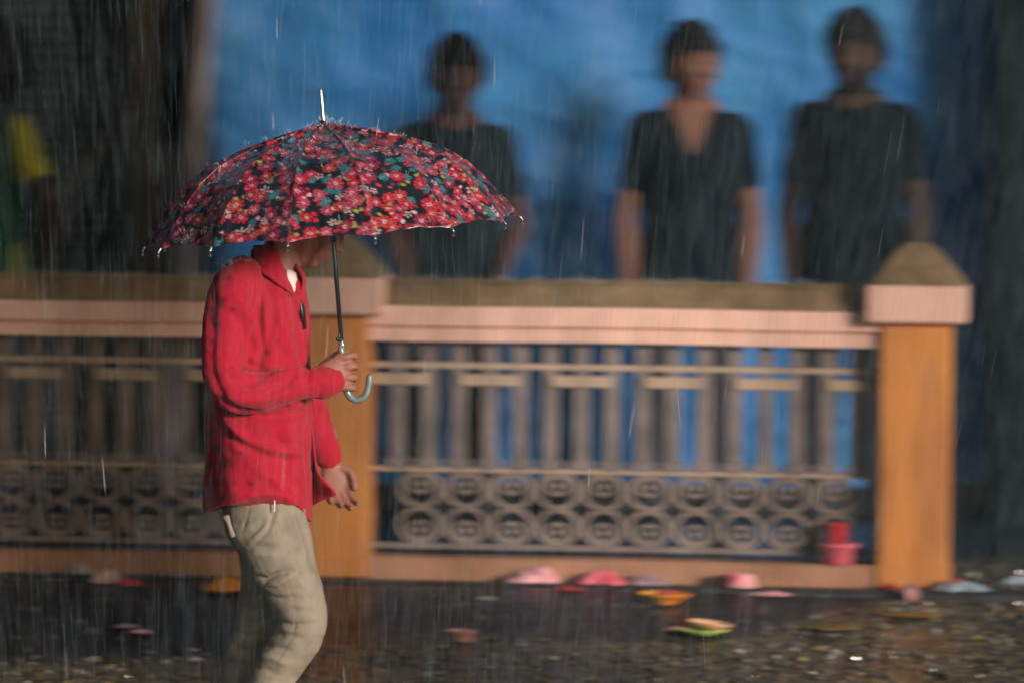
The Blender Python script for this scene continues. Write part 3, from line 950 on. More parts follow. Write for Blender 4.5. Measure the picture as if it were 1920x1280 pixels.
# seams: hem stitching, shoulder yoke, side
V, _h = press(V, N, [([(382, 952), (430, 932), (461, 922), (515, 917), (550, 930), (572, 955)], 1.6, -.0035, 0), ([(404, 560), (440, 572), (478, 560)], 1.6, -.003, 0), ([(556, 560), (562, 620), (566, 690)], 1.4, -.003, 0)])
# two fronts meet in a dark overlap along the chest edge
V, h2 = press(V, N, [([(566, 560), (573, 610), (577, 660), (580, 700)], 2.2, -.012, 0), ([(579, 765), (577, 800), (575, 850), (578, 900), (581, 970)], 2.2, -.012, 0)], facing=False)
c = np.tile(np.array([.42, .009, .032]), (len(V), 1))
q = to_px(V)
wet = np.zeros(len(V))
for x, y, r in ((413, 566, 9), (437, 580, 6), (408, 608, 8), (400, 640, 5), (391, 812, 9), (404, 838, 8), (424, 868, 12), (449, 850, 7), (389, 872, 8), (400, 905, 9), (440, 905, 6), (462, 770, 8), (500, 660, 6), (430, 522, 7), (520, 640, 6), (458, 690, 5), (540, 760, 7), (470, 905, 7), (418, 930, 6)):
    dd = np.hypot(q[:, 0] - x, (q[:, 1] - y)) / r
    wet = np.maximum(wet, np.clip(1.25 - dd + .5 * fbm(P, 50, x % 9 + 1, 2), 0, 1) * (V[:, 1] < D1))
wet = wet * .85
c = c * (1 - wet[:, None]) + np.array([.13, .006, .012]) * wet[:, None]
jk = mesh_obj('jacket', V, F, M_jacket, wroot, world=True, col=c)

# collar: near wing, far wing, stand; front flap blown ahead of the body
def sheet(rows, name, m, parent, thick=.006, sub=2, col=None):
    """grid of points -> solid cloth panel"""
    G_ = np.array([[tuple(p) for p in r] for r in rows], float)
    for _ in range(sub):
        g2 = np.empty((G_.shape[0] * 2 - 1, G_.shape[1], 3)); g2[::2] = G_; g2[1::2] = (G_[:-1] + G_[1:]) / 2; G_ = g2
        g2 = np.empty((G_.shape[0], G_.shape[1] * 2 - 1, 3)); g2[:, ::2] = G_; g2[:, 1::2] = (G_[:, :-1] + G_[:, 1:]) / 2; G_ = g2
        if G_.shape[0] > 2: G_[1:-1] = G_[1:-1] * .5 + (G_[2:] + G_[:-2]) * .25
        if G_.shape[1] > 2: G_[:, 1:-1] = G_[:, 1:-1] * .5 + (G_[:, 2:] + G_[:, :-2]) * .25
    V = G_.reshape(-1, 3)
    V = V + .0022 * fbm(V, 26, 71, 3)[:, None]
    r, cc = G_.shape[:2]
    F = [(i * cc + j, i * cc + j + 1, (i + 1) * cc + j + 1, (i + 1) * cc + j) for i in range(r - 1) for j in range(cc - 1)]
    colr = np.tile(np.array(col if col is not None else [.42, .009, .032]), (len(V), 1))
    o = mesh_obj(name, V, F, m, parent, world=True, col=colr)
    s = o.modifiers.new('thickness', 'SOLIDIFY'); s.thickness = thick; s.offset = 0
    return o
bpy.context.view_layer.update()
sheet([path((476, 462, -.03), (492, 461, -.075), (512, 463, -.088), (520, 466, -.086)),
       path((474, 482, -.07), (490, 488, -.105), (518, 492, -.112), (529, 496, -.105)),
       path((484, 500, -.11), (500, 512, -.132), (528, 520, -.130), (540, 526, -.118)),
       path((496, 514, -.135), (518, 530, -.148), (542, 545, -.145), (553, 553, -.132))], 'collar', M_jacket, jk, .007)
sheet([path((548, 484, .02), (552, 492, -.02), (554, 500, -.05)),
       path((560, 500, .02), (566, 506, -.02), (566, 514, -.055)),
       path((568, 514, .02), (575, 520, -.02), (570, 530, -.06)),
       path((566, 540, .02), (570, 545, -.03), (562, 556, -.07))], 'collar', M_jacket, jk, .007)
sheet([path((474, 468, .03), (478, 466, .08), (520, 466, .085), (548, 478, .06)),
       path((470, 500, .03), (480, 505, .10), (530, 505, .10), (556, 520, .06))], 'collar_stand', M_jacket, jk, .006)
sheet([path((577, 762, .08), (581, 765, .03), (584, 768, -.03)),
       path((578, 850, .09), (586, 852, .03), (588, 850, -.03)),
       path((578, 905, .10), (594, 900, .04), (600, 898, -.02)),
       path((578, 940, .10), (602, 918, .05), (622, 912, .00)),
       path((580, 952, .10), (604, 936, .06), (630, 928, .02))], 'front_flap', M_jacket, jk, .006)
b = MB(); b.tube(path((592, 716, -.168), (600, 716, -.166), (609, 716, -.164), (617, 715.5, -.162)), [(.0425, .044), (.0445, .046), (.0445, .046), (.042, .043)], up=(0, -1, 0), n=28, sub=3)
V, F = b.data(); V = V + .0012 * vnoise(V, 90, 3)[:, None]
mesh_obj('cuff', V, F, M_jacket, jk, world=True, col=np.tile(np.array([.42, .010, .028]), (len(V), 1)))
# dark inner shirt and white undershirt at the throat
sheet([path((536, 505, -.068), (548, 508, -.062), (556, 515, -.04)),
       path((540, 520, -.080), (552, 530, -.070), (560, 540, -.04)),
       path((548, 545, -.082), (558, 556, -.072), (565, 565, -.045))], 'undershirt', M_white, wroot, .003, sub=1)
b = MB(); b.tube(path((562, 560, -.062), (566, 585, -.060), (571, 612, -.05)), [(.009, .02), (.010, .026), (.006, .02)], up=(0, -1, 0), n=12)
b.build('inner_shirt', M_black, wroot, world=True)

# ---- trousers
b = MB()
b.tube(path((484, 880), (490, 925), (500, 968)), [(.110, .165), (.115, .168), (.105, .160)], up=(0, -1, 0), n=28)
b.tube(path((497, 945, -.080), (497, 972, -.082), (517, 1017, -.088), (528, 1055, -.09), (549, 1102, -.09), (561, 1138, -.09), (566, 1168, -.09), (556, 1200, -.09), (532, 1235, -.09), (503, 1285, -.09), (468, 1345, -.09), (430, 1415, -.09)),
       [(.112, .10), (.112, .10), (.100, .095), (.092, .09), (.078, .08), (.072, .075), (.068, .072), (.066, .070), (.063, .066), (.056, .062), (.050, .056), (.045, .052)], up=(0, -1, 0), n=26, sub=3)
b.tube(path((490, 945, .065), (506, 1030, .065), (502, 1090, .065), (491, 1146, .065), (477, 1192, .065), (461, 1235, .065), (447, 1285, .07), (430, 1350, .08), (408, 1435, .09)),
       [(.108, .10), (.088, .09), (.072, .08), (.066, .074), (.062, .070), (.058, .065), (.052, .062), (.048, .056), (.044, .052)], up=(0, -1, 0), n=24, sub=3)
V, F, N = fuse(b, .0052, 2)
q = to_px(V); P = V - np.array(wp(500, 1100))
kn = np.clip(G(q[:, 1] - 1190, 75), 0, 1)
V = V + N * ((.0030 * fbm(P @ rot(R(12)) * np.array([.35, .6, 1.0]), 30, 81, 3) * (.35 + .9 * kn)) + .0022 * fbm(P * np.array([1, 1, .4]), 14, 83, 2))[:, None]
tf = [([(476, 1080), (500, 1086), (520, 1075), (545, 1068)], 4, -.011, 0), ([(498, 1092), (520, 1094), (548, 1078)], 4, .008, 0),
      ([(505, 1121), (530, 1123), (560, 1118)], 4, -.008, 0), ([(515, 1148), (545, 1146), (580, 1150)], 5, -.006, 0),
      ([(520, 1165), (550, 1172), (590, 1168)], 4, -.007, 0), ([(505, 1190), (535, 1188), (570, 1196)], 4, -.007, 0),
      ([(515, 940), (505, 975), (470, 1000), (450, 1005)], 5, -.007, 0), ([(515, 950), (500, 990), (470, 1020)], 4, .005, 1),
      ([(430, 985), (455, 982), (490, 965)], 5, -.006, 0), ([(447, 1040), (480, 1030), (520, 1035)], 7, .005, 1),
      ([(555, 960), (570, 1010), (580, 1060)], 9, .006, 1), ([(492, 1208), (520, 1212), (550, 1222)], 4, -.007, 0),
      ([(484, 1228), (510, 1232), (535, 1245)], 4, .006, 0), ([(478, 1250), (500, 1255), (525, 1266)], 4, -.006, 0),
      ([(458, 1110), (475, 1116), (492, 1112)], 3, -.006, 0), ([(455, 1135), (475, 1140), (500, 1140)], 3, -.006, 0),
      ([(450, 1160), (472, 1168), (500, 1164)], 3, -.006, 0), ([(444, 1185), (468, 1190), (492, 1190)], 3, -.006, 0),
      ([(436, 1210), (458, 1218), (480, 1215)], 3, -.006, 0), ([(428, 1240), (450, 1246), (468, 1246)], 3, -.006, 0)]
V, h = press(V, N, tf)
V, h = press(V, N, [([(505, 945), (520, 1020), (540, 1090), (556, 1150), (552, 1185), (528, 1225), (500, 1275)], 1.3, -.0016, 0), ([(470, 940), (462, 975), (452, 1000)], 1.5, -.003, 0)])
tr = mesh_obj('trousers', V, F, M_trouser, wroot, world=True)
bpy.context.view_layer.update()
b = MB(); b.tube(path((424, 968, -.16), (430, 985, -.168), (436, 1004, -.165)), [(.004, .01), (.009, .006), (.004, .008)], up=(1, 0, 0), n=8); b.build('pocket_flap', M_trouser, tr, world=True)
b = MB(); b.tube(path((515, 930, -.186), (514.5, 944, -.188), (514, 958, -.187)), [(.0022, .002)] * 3, up=(0, -1, 0), n=6, sub=1); b.build('white_tag', M_white, tr, world=True)
for P_ in (((398, 1455, -.09), (425, 1490, -.095), (458, 1511, -.10)), ((380, 1488, .09), (420, 1497, .095), (468, 1512, .10))):
    b = MB(); b.tube(path(*P_), [(.045, .046), (.042, .050), (.020, .042)], up=(0, -1, 0), n=16); b.build('shoe', M_shoe, wroot, world=True)

# ------------------------------------------------------------------ umbrella
APEX = W(607, 236, D1 + SHAFT_Y)
BOT = W(644.5, 700, D1 + SHAFT_Y - .030)     # shaft leans a little to the camera at the top
ax = (APEX - BOT).normalized()
ax = (ax + Vector((0, -.055, 0))).normalized()
LEN = (APEX - BOT).length
BOT = APEX - ax * LEN
rotU = ax.to_track_quat('Z', 'Y')
uroot = bpy.data.objects.new('umbrella', None); SC.collection.objects.link(uroot)
uroot.location = BOT; uroot.rotation_euler = rotU.to_euler(); uroot.empty_display_size = .1
bpy.context.view_layer.update()
tag(uroot, 'open floral umbrella with red, pink and teal flowers on black held over the walking man', 'umbrella')
Minv = uroot.matrix_world.inverted()
NR = 14
Rp = np.array([0, 40, 80, 152, 218, 262, 287, 307, 330, 351]) * S1
Zp = -np.array([-3, 6, 15, 34, 60, 90, 116, 142, 170, 199]) * S1 * 1.0
S_arc = np.concatenate([[0], np.cumsum(np.hypot(np.diff(Rp), np.diff(Zp)))])
SM = S_arc[-1]
right = (Minv.to_3x3() @ Vector((1, 0, 0)))
PH0 = math.atan2(right.y, right.x)
RIB0 = PH0 + R(1.5)

PAL = dict(red=(.46, .010, .030), crim=(.27, .008, .04), pink=(.42, .045, .09), pale=(.55, .30, .34), teal=(.04, .17, .20), white=(.42, .30, .33), olive=(.24, .25, .06), orange=(.40, .035, .02), wine=(.16, .012, .03))
def paint_panel(u, v, seed):
    """u across (m), v down from the apex (m) -> colours of a printed flower cotton"""
    rg = np.random.default_rng(seed)
    c = np.tile(np.array([.005, .008, .010]), (len(u), 1))
    items = []
    def scatter(kind, n, rmin, rmax, gap, cols):
        k = 0; tries = 0
        while k < n and tries < n * 30:
            tries += 1
            x, y = rg.uniform(-.125, .125), rg.uniform(.02, SM + .01)
            r = rg.uniform(rmin, rmax)
            if gap and any(math.hypot(x - a, y - b_) < (r + r2) * gap for _, a, b_, r2, _, _ in items): continue
            items.append((kind, x, y, r, rg.uniform(0, 6.28), cols[rg.integers(len(cols))])); k += 1
    scatter('daisy', 66, .0165, .0235, .72, ['red', 'red', 'crim', 'crim', 'pink', 'orange'])
    scatter('aster', 26, .013, .018, .62, ['teal'])
    scatter('cluster', 20, .012, .017, .62, ['white', 'pale'])
    scatter('dot', 110, .0045, .0085, .62, ['olive', 'red', 'pink', 'crim', 'wine', 'olive', 'pale'])
    order = {'dot': 0, 'cluster': 1, 'aster': 2, 'daisy': 3}
    for kind, x, y, r, a0, cn in sorted(items, key=lambda t: order[t[0]] * 10 + rg.random()):
        m = np.nonzero((np.abs(u - x) < r * 1.05) & (np.abs(v - y) < r * 1.05))[0]
        if not len(m): continue
        du, dv = u[m] - x, v[m] - y
        d = np.hypot(du, dv) / r; th = np.arctan2(dv, du) + a0
        col = np.array(PAL[cn])
        def put(mask, cc): c[m[mask]] = cc
        if kind == 'daisy':
            np_ = 8; pet = np.abs(np.cos(th * np_ / 2))
            edge = .70 + .30 * pet ** .5
            put((d < edge) & (pet > .22), col)
            put((d < edge) & (pet > .22) & (pet < .42) & (d > .3), col * .45)
            put((d < .66) & (d > .36) & (pet > .80), np.clip(col * 1.25 + .03, 0, 1))
            put(d < .38, col * .25)
            put(d < .31, np.array(PAL['pale'])); put(d < .13, np.array(PAL['pink']))
        elif kind == 'aster':
            pet = np.abs(np.cos(th * 5))
            put((d < .55 + .45 * pet) & ((pet > .35) | (d < .45)), col)
            put((d < .34), col * .5); put(d < .2, col * 1.6)
        elif kind == 'cluster':
            pet = np.abs(np.cos(th * 2.5))
            put((d > .28) & (d < .45 + .5 * pet) & (pet > .5), col)
            put(d < .18, np.array(PAL['olive']))
        else:
            put(d < .95, col); put(d < .4, np.clip(col * 1.6, 0, .7))
    return c

V, F, C = [], [], []
NU, NV = 44, 190
vi = 0
for p in range(NR):
    a0 = RIB0 + 2 * math.pi * p / NR
    da = 2 * math.pi / NR
    uu = np.linspace(0, 1, NU + 1); ss = np.linspace(.004, 1, NV + 1)
    U_, T_ = np.meshgrid(uu, ss)
    U_, T_ = U_.ravel(), T_.ravel()
    bow = 1 - (2 * U_ - 1) ** 2                                    # 0 at ribs, 1 mid panel
    T2 = T_ * (1 - .028 * bow * T_ ** 6)                            # hem scallop
    r = np.interp(T2 * SM, S_arc, Rp); z = np.interp(T2 * SM, S_arc, Zp)
    dl = (U_ - .5) * da
    rr = r * (math.cos(da / 2) / np.cos(dl)) ** 1.0                # straight chord between ribs
    hol = .010 * bow * np.sin(np.pi * np.clip(T2, 0, 1)) ** .8 + .004 * bow * T2
    cr = .0016 * np.sin(U_ * 2 * np.pi * 3 + p) * bow * (1 - T2) + .0022 * np.sin((U_ - .5) * 22 + 9 * T2 + p * 2) * bow * T2 ** 3
    ripple = hol * .9 - cr
    rr = rr - ripple * .55; zz = z - ripple * .7
    seam = .0048 * np.exp(-((np.minimum(U_, 1 - U_)) * r * da / .0035) ** 2)
    zz = zz + seam
    an = a0 + U_ * da
    V.append(np.stack([rr * np.cos(an), rr * np.sin(an), LEN + zz], 1))
    C.append(paint_panel((U_ - .5) * r * da + .004 * np.sin(T_ * 40), T2 * SM, 500 + p))
    for j in range(NV):
        for i in range(NU):
            q0 = vi + j * (NU + 1) + i
            F.append((q0, q0 + NU + 1, q0 + NU + 2, q0 + 1))
    vi += (NU + 1) * (NV + 1)
CV = np.vstack(V)
can = mesh_obj('canopy', CV, F, M_canopy, uroot, col=np.vstack(C))
s_ = can.modifiers.new('thickness', 'SOLIDIFY'); s_.thickness = .0012; s_.offset = -1
# piping on the hem
bpy.context.view_layer.update()
def rib_pt(a, t, dz=0.0, dr=0.0):
    r = np.interp(t * SM, S_arc, Rp) + dr; z = np.interp(t * SM, S_arc, Zp)
    return Vector((r * math.cos(a), r * math.sin(a), LEN + z + dz))
b = MB(); b.lathe([(.0001, .012), (.009, .010), (.011, .0), (.020, -.006), (.028, -.016), (.026, -.019), (.001, -.012)], (0, 0, LEN + .004), n=20, closed=False); b.build('top_cap', M_black, can)
b = MB(); b.lathe([(.0070, -.005), (.0068, .02), (.0052, .026), (.0050, .074), (.0036, .080), (.0034, .094), (.0015, .100), (.0001, .1005)], (0, 0, LEN), n=16, closed=False); b.build('ferrule', M_chrome, uroot)
b = MB(); b.lathe([(.0001, LEN - .001), (.0062, LEN), (.0062, .055), (.0001, .054)], n=16, closed=False); b.build('shaft', M_metalD, uroot)
b = MB(); b.lathe([(.0063, .088), (.0078, .086), (.0078, .036), (.0063, .034)], n=16, closed=False); b.build('collar_sleeve', M_chrome, uroot)
zR = LEN - .26
b = MB(); b.lathe([(.0064, zR - .05), (.009, zR - .05), (.009, zR - .005), (.015, zR), (.015, zR + .008), (.0064, zR + .01)], n=18, closed=False); b.build('runner', M_black, uroot)
for k in range(NR):
    a = RIB0 + 2 * math.pi * k / NR
    b = MB(); b.tube([rib_pt(a, t, -.005, 0) for t in np.linspace(.03, 1.0, 12)], [.0016] * 12, up=(0, 0, 1), n=6, sub=1)
    rb = b.build('rib', M_metalD, uroot)
    b = MB(); mid = rib_pt(a, .52, -.006)
    b.tube([(.014 * math.cos(a), .014 * math.sin(a), zR + .004), mid], [.0015, .0015], up=(0, 0, 1), n=6, sub=1); b.build('stretcher', M_metalD, rb)
    b = MB(); e0 = rib_pt(a, .985); e1 = rib_pt(a, 1.0); dr_ = (e1 - e0).normalized()
    b.tube([e1 - dr_ * .006, e1 + dr_ * .006], [.0022, .0026], n=8, sub=1); b.ball(e1 + dr_ * .009, (.0036,) * 3, n=10); b.build('rib_tip', M_chrome, rb)
    # hanging drop
    dn = Minv.to_3x3() @ Vector((0, 0, -1))
    rg = random.Random(k)
    e = e1 + dr_ * .009
    b = MB(); b.tube([e + dn * .003, e + dn * .008, e + dn * .013], [.0016, .0030, .0036], n=10, sub=2); b.build('hanging_drop', M_water, rb)
# button below the shaft
gl = lambda px, py, dy=0: Minv @ W(px, py, D1 + SHAFT_Y + dy - .03)
b = MB(); c0 = gl(633, 636); b.tube([gl(639, 637), c0], [.0045, .004], n=10, sub=1); b.ball(c0, (.0055,) * 3, n=10); b.tube([gl(636, 626), gl(636, 640)], [.003, .003], n=8, sub=1); b.build('release_button', M_black, uroot)
# crook handle
hk = [gl(639.5, 652), gl(642, 676), gl(645, 700), gl(648, 722), gl(651, 734), gl(657, 744), gl(667, 749.5), gl(678, 747), gl(686, 739), gl(690, 727), gl(692, 715), gl(692.5, 706)]
b = MB(); b.tube(hk, [.0085, .0095, .0098, .0098, .0096, .0094, .0093, .0092, .0091, .0090, .0090, .0088], up=(0, 1, 0), n=18, sub=4)
b.build('handle', M_handle, uroot)
# beads of rain on the cloth
tri = RNG.integers(0, len(F), 900)
b = MB()
bv, bf = MB().ball((0, 0, 0), (1, 1, 1), n=8).data()
for t in tri:
    f = F[t]; p = (CV[f[0]] + CV[f[2]]) / 2
    if RNG.random() > (math.hypot(p[0], p[1]) / .5) ** 1.0: continue
    nrm = np.cross(CV[f[1]] - CV[f[0]], CV[f[3]] - CV[f[0]]); nrm /= np.linalg.norm(nrm) + 1e-9
    if nrm[2] < 0: nrm = -nrm
    r = .0009 + .0016 * RNG.random() ** 2
    b.add(bv * r + p + nrm * r * .3, bf)
bd = b.build('water_beads', M_water, uroot); bd['kind'] = 'stuff'

# ------------------------------------------------------------------ litter by the fence
def mcol(n, c, c2=None, rough=.5): return mat(n, c, rough, color2=c2, nscale=16) if c2 else mat(n, c, rough)
def put_at(px, py):
    p = on_ground(px, py)
    yf = P0.y + (p.x - P0.x) * math.tan(FY) - .10
    if p.y > yf - .12 and p.x < P0.x + .16:                       # on the kerb, against the fence foot
        k = (yf - .065) / p.y; return Vector((p.x * k, yf - .065, P0.z + .001))
    return Vector((p.x, p.y, float(gz(p.x, p.y)) + .003))
def crumple(px, py, w_, h_, d_, m, name, label, cat, seed=1, group=None, base=None):
    """creased sheet of paper or plastic heaped on the ground"""
    p = base or put_at(px, py)
    k = 26
    g = np.linspace(-1, 1, k)
    X, Y = np.meshgrid(g, g); X, Y = X.ravel(), Y.ravel()
    rad = np.maximum(np.abs(X), np.abs(Y))
    P = np.stack([X, Y, X * 0], 1)
    ang = np.arctan2(Y, X)
    rr = 1 + .42 * fbm(np.stack([np.cos(ang) * 1.5, np.sin(ang) * 1.5, ang * 0], 1), 1.0, seed, 2)
    q = np.hypot(X, Y); q = np.where(q < 1e-6, 1, q)
    x, y = X / q * rad * rr, Y / q * rad * rr
    zz = (1 - rad ** 1.6) * (.75 + .35 * fbm(P, 1.4, seed + 3, 2)) + .5 * (.5 - np.abs(fbm(P, 3.4, seed + 7, 3))) * (1 - rad ** 4)
    V = np.stack([x * w_ / 2, y * d_ / 2, np.maximum(zz, 0) * h_ + .002], 1)
    F = [(j * k + i, j * k + i + 1, (j + 1) * k + i + 1, (j + 1) * k + i) for j in range(k - 1) for i in range(k - 1)]
    o = mesh_obj(name, V + np.array(p), F, m, None)
    s = o.modifiers.new('thickness', 'SOLIDIFY'); s.thickness = .0015
    return tag(o, label, cat, group)
def cup(px, py, r1, r2, h, m, label, tilt=0, yaw=0, base=None, up=True, name='plastic_cup', cat='cup'):
    p = base or put_at(px, py)
    b = MB()
    b.lathe([(.0001, .002), (r1 - .001, .002), (r1, 0), (r1 + .0005, .002), (r2, h - .004), (r2 + .003, h - .003), (r2 + .003, h), (r2, h + .001), (r2 - .0015, h - .002), (r1 - .0015, .004), (.0001, .004)], n=28, closed=False)
    V, F = b.data()
    Rm = np.array(Euler((0, tilt, yaw)).to_matrix())
    V = V @ Rm.T
    if tilt: V[:, 2] -= V[:, 2].min()
    if not up: V = V * np.array([1, 1, -1]) + (0, 0, h); F = [f[::-1] for f in F]
    o = mesh_obj(name, V + np.array(p), F, m, None)
    return tag(o, label, cat)
c_pale = mcol('grey_white_paper', (.42, .40, .36), (.30, .30, .28)); c_cream = mcol('cream_paper', (.72, .50, .40), (.55, .36, .30))
c_red = mcol('red_plastic', (.62, .045, .05), (.45, .03, .04), .3); c_pink = mcol('pink_plastic', (.78, .20, .25), (.66, .10, .14), .35)
c_lpink = mcol('pale_pink_paper', (.80, .48, .50), (.68, .30, .34)); c_or = mcol('orange_paper', (.75, .30, .02), (.62, .22, .02))
c_yel = mcol('yellow_card', (.80, .48, .03), (.75, .20, .02)); c_green = mcol('light_green_card', (.35, .68, .10), (.55, .65, .15))
c_mau = mcol('mauve_paper', (.36, .24, .27), (.26, .17, .20)); c_blue = mcol('clear_blue_plastic', (.40, .50, .58), (.22, .32, .40), .3); c_peach = mcol('peach_card', (.80, .42, .22), (.78, .50, .30))
crumple(152, 1082, .085, .034, .07, c_pale, 'paper_scrap', 'small greyish white paper ball at the far left below the fence', 'paper', 2)
crumple(204, 1092, .10, .042, .08, c_cream, 'paper_scrap', 'cream crumpled paper touching a red wrapper on the left', 'paper', 4)
crumple(245, 1098, .085, .020, .06, c_red, 'wrapper', 'bright red flat wrapper beside the cream paper on the left', 'wrapper', 5)
crumple(333, 1090, .09, .012, .05, c_mau, 'wrapper', 'dull mauve scrap between the red wrapper and the orange paper', 'wrapper', 6)
crumple(68, 1064, .07, .012, .05, c_mau, 'wrapper', 'dark faded scrap against the fence foot near the left edge', 'wrapper', 16)
crumple(428, 1107, .165, .045, .10, c_or, 'paper_scrap', 'orange crumpled paper bag on dark ground just left of the walking legs', 'paper bag', 8)
crumple(240, 1176, .08, .009, .05, c_mau, 'paper_scrap', 'thin dark pink strip lying alone on the lower left ground', 'paper', 9)
crumple(264, 1187, .07, .009, .04, c_lpink, 'paper_scrap', 'thin pale pink strip in front of the dark pink strip, lower left', 'paper', 11)
crumple(1003, 1103, .20, .055, .09, c_lpink, 'paper_scrap', 'pale pink peaked heap of paper at the fence foot, middle of the photo', 'paper', 12)
crumple(1068, 1106, .10, .010, .06, c_red, 'wrapper', 'flat orange red tail lying right of the pale pink heap', 'wrapper', 13)
crumple(1128, 1094, .15, .042, .08, c_pink, 'plastic_bag', 'deep pink plastic bag lying right of the pale pink heap of paper', 'bag', 14)
crumple(1202, 1103, .12, .036, .08, c_mau, 'plastic_bag', 'greyish mauve plastic bag between the deep pink bag and the yellow bowl', 'bag', 15)
cup(1247, 1133, .030, .080, .034, c_yel, 'yellow and orange shallow paper bowl on the wet ground', name='paper_bowl', cat='bowl')
crumple(1245, 1118, .09, .020, .05, c_red, 'napkin', 'crumpled red napkin lying inside the yellow paper bowl', 'napkin', 17, base=Vector((put_at(1247, 1133).x, put_at(1247, 1133).y, put_at(1247, 1133).z + .022)))
cup(1380, 1113, .032, .042, .036, c_pink, 'bright pink plastic tub standing below a pale tub, right of centre', name='plastic_tub', cat='tub')
t_ = put_at(1391, 1098)
cup(1391, 1098, .030, .048, .040, c_lpink, 'pale pink upturned tub behind the bright pink tub', base=t_, up=False, name='plastic_tub', cat='tub')
crumple(1448, 1117, .11, .011, .05, c_lpink, 'paper_scrap', 'flat salmon strip right of the bright pink tub', 'paper', 18)
cup(866, 1203, .030, .044, .034, c_lpink, 'salmon paper cup bottom alone on the dark ground in the lower middle', name='paper_cup', tilt=.0)
cup(1318, 1190, .040, .075, .016, c_green, 'light green shallow paper plate on the stony ground', name='paper_plate', cat='plate')
g_ = put_at(1318, 1190)
cup(0, 0, .036, .066, .018, c_peach, 'peach and orange paper plate lying on the light green plate', base=g_ + Vector((.02, .03, .012)), name='paper_plate', cat='plate', tilt=.10)
crumple(1270, 1183, .09, .010, .05, c_cream, 'paper_scrap', 'thin cream scrap left of the light green plate', 'paper', 19)
cup(1696, 1132, .022, .030, .034, c_lpink, 'pale pink tipped paper cup on the ground before the right pillar', tilt=R(78), yaw=R(15), name='paper_cup')
crumple(1668, 1122, .06, .020, .05, c_red, 'wrapper', 'dark red wrapper left of the tipped pale pink cup', 'wrapper', 20)
crumple(1792, 1126, .085, .045, .06, c_red, 'plastic_bag', 'small red plastic bag on the ground right of the right pillar', 'bag', 21)
crumple(1800, 1112, .18, .035, .12, c_blue, 'plastic_sheet', 'pale blue clear plastic sheet behind the small red bag, lower right', 'plastic sheet', 22)
crumple(1912, 1092, .10, .020, .08, c_blue, 'plastic_sheet', 'bluish white plastic scrap at the right edge of the photo', 'plastic sheet', 23)
crumple(912, 1124, .07, .008, .05, c_pale, 'paper_scrap', 'faint grey paper strip on black ground below the pale pink heap', 'paper', 24)
crumple(1560, 1176, .17, .008, .16, mcol('wet_brown_card', (.22, .15, .02), (.12, .09, .03)), 'cardboard', 'flat yellow brown wet cardboard on stony ground, lower right', 'cardboard', 30)
crumple(1722, 1153, .20, .007, .16, mcol('yellow_brown_card', (.26, .16, .01), (.15, .10, .02)), 'cardboard', 'flat mustard coloured wet cardboard in front of the right pillar', 'cardboard', 31)
# red cup on an upturned red bowl, standing on the plinth inside the openwork
fb = P0 + FD * FU(1572, 1040)[0] - FN * .135 + Vector((0, 0, .0))
fb.z = P0.z + zt[4] + .001
fb = fb + FN * .06
b = MB(); b.lathe([(.0001, 0), (.040, 0), (.042, .003), (.052, .052), (.064, .056), (.066, .062), (.062, .066), (.050, .062), (.0001, .060)], n=30, closed=False)
V, F = b.data()
tag(mesh_obj('plastic_bowl', V + np.array(fb), F, c_pink, None), 'pinkish red wide rimmed bowl standing on the plinth inside the fence openwork', 'bowl')
cup(0, 0, .026, .032, .058, c_red, 'small red cup standing on the rimmed bowl inside the fence', base=fb + Vector((-.004, 0, .067)), name='plastic_cup')

# ------------------------------------------------------------------ rain
def rain(name, n, y0, y1, lmin, lmax, r, m, label):
    V, F = [], []; k = 0
    for i in range(n):
        y = RNG.uniform(y0, y1)
        half = y * 1010 / FPX
        x = RNG.uniform(-half, half); z = RNG.uniform(W(960, 1330, y).z, W(960, -60, y).z)
        if z < float(gz(x, y)) + .02: continue
        t = x / half
        if RNG.random() > .45 + .55 / (1 + math.exp(-(t + .45) / .12)): continue
        ang = R(-4 + 8 * (t + 1) + RNG.normal(0, 2.2))
        if RNG.random() < .12: ang = R(RNG.uniform(-9, -3))
        L = RNG.uniform(lmin, lmax); d = np.array([math.sin(ang), RNG.normal(0, .05), math.cos(ang)])
        c = np.array([x, y, z]); rr = r * RNG.uniform(.6, 1.25)
        for s, q in ((-1, .15), (-.55, 1), (.5, .7), (1, .1)):
            for j in range(3):
                a = 2.094 * j
                V.append(c + d * (L / 2 * s) + np.array([math.cos(a), math.sin(a), 0]) * rr * q)
        for u in range(3):
            for j in range(3): F.append((k + u * 3 + j, k + u * 3 + (j + 1) % 3, k + u * 3 + 3 + (j + 1) % 3, k + u * 3 + 3 + j))
        k += 12
    V = np.array(V)
    tag(mesh_obj(name, V, F, m, None), label, 'rain', kind='stuff')
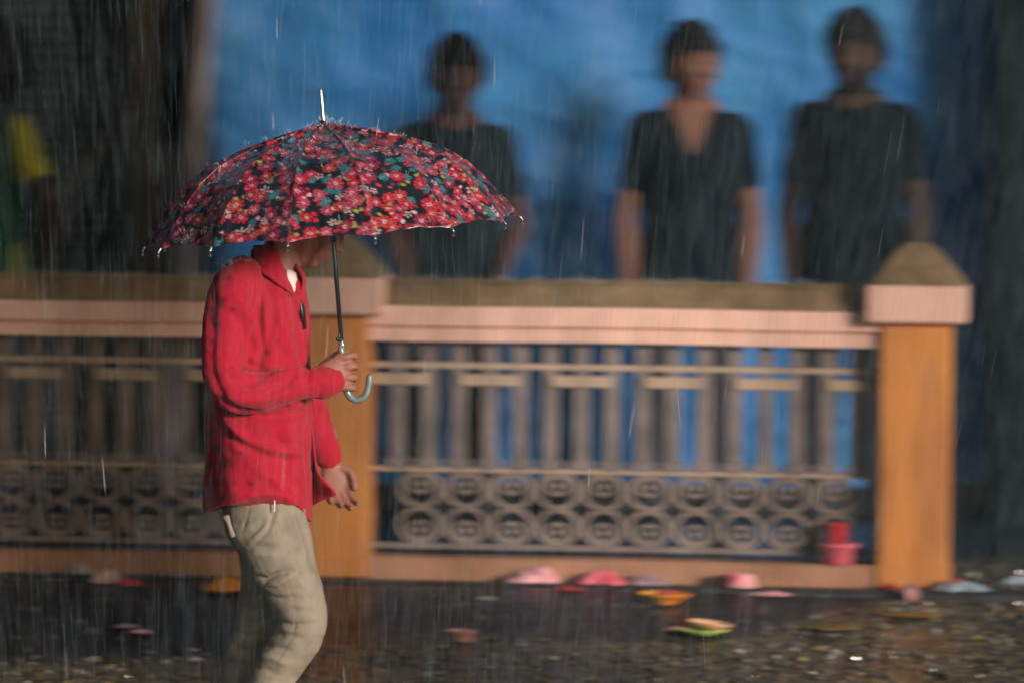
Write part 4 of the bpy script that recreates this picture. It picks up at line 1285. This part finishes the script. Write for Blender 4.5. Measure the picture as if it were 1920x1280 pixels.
M_rain = mat('rain_water', (.46, .66, .74), .25, spec=.2, alpha=.085)
M_rain2 = mat('rain_water_near', (.85, .88, .90), .2, spec=.4, alpha=.35)
rain('rain', 50000, 13.0, 19.4, .05, .17, .00036, M_rain, 'thin slanting threads of falling rain filling the air')
rain('heavy_raindrops', 60, 14.4, 15.9, .05, .13, .0010, M_rain2, 'a few longer bright raindrops falling near the walking man')

def splashes():
    V, F, k = [], [], 0
    spots = []
    for i in range(420):
        x = RNG.uniform(-1.8, 1.9); y = RNG.uniform(16.3, 17.5); spots.append((x, y, float(gz(x, y)) + .006))
    for i in range(240):
        u = RNG.uniform(-3.2, .1); p = P0 + FD * u + FN * RNG.uniform(-.04, .04); spots.append((p.x, p.y, P0.z + zt[0] - .006))
    M = np.array(uroot.matrix_world)
    for i in range(170):
        p = CV[RNG.integers(len(CV))]; q = M[:3, :3] @ p + M[:3, 3]; spots.append((q[0], q[1], q[2] + .001))
    for i in range(40):
        q = wp(RNG.uniform(405, 470), RNG.uniform(500, 512), RNG.uniform(-.2, -.05)); spots.append((q.x, q.y, q.z + .012))
    for x, y, z in spots:
        for j in range(RNG.integers(3, 7)):
            a = RNG.uniform(0, 6.28); e = RNG.uniform(.3, 1.3); L = RNG.uniform(.004, .016)
            d = np.array([math.cos(a) * math.cos(e), math.sin(a) * math.cos(e), math.sin(e)]); r = RNG.uniform(.0005, .0011)
            c = np.array([x, y, z]) + d * RNG.uniform(0, .012)
            for s, q in ((0, .3), (.6, 1), (1, .2)):
                for t in range(3):
                    b_ = 2.094 * t; V.append(c + d * L * s + np.array([math.cos(b_), math.sin(b_), 0]) * r * q)
            for u in range(2):
                for t in range(3): F.append((k + u * 3 + t, k + u * 3 + (t + 1) % 3, k + u * 3 + 3 + (t + 1) % 3, k + u * 3 + 3 + t))
            k += 9
    tag(mesh_obj('rain_splashes', np.array(V), F, M_rain2, None), 'tiny splashes where rain strikes the ground, the fence top and the umbrella', 'splash', kind='stuff')
splashes()
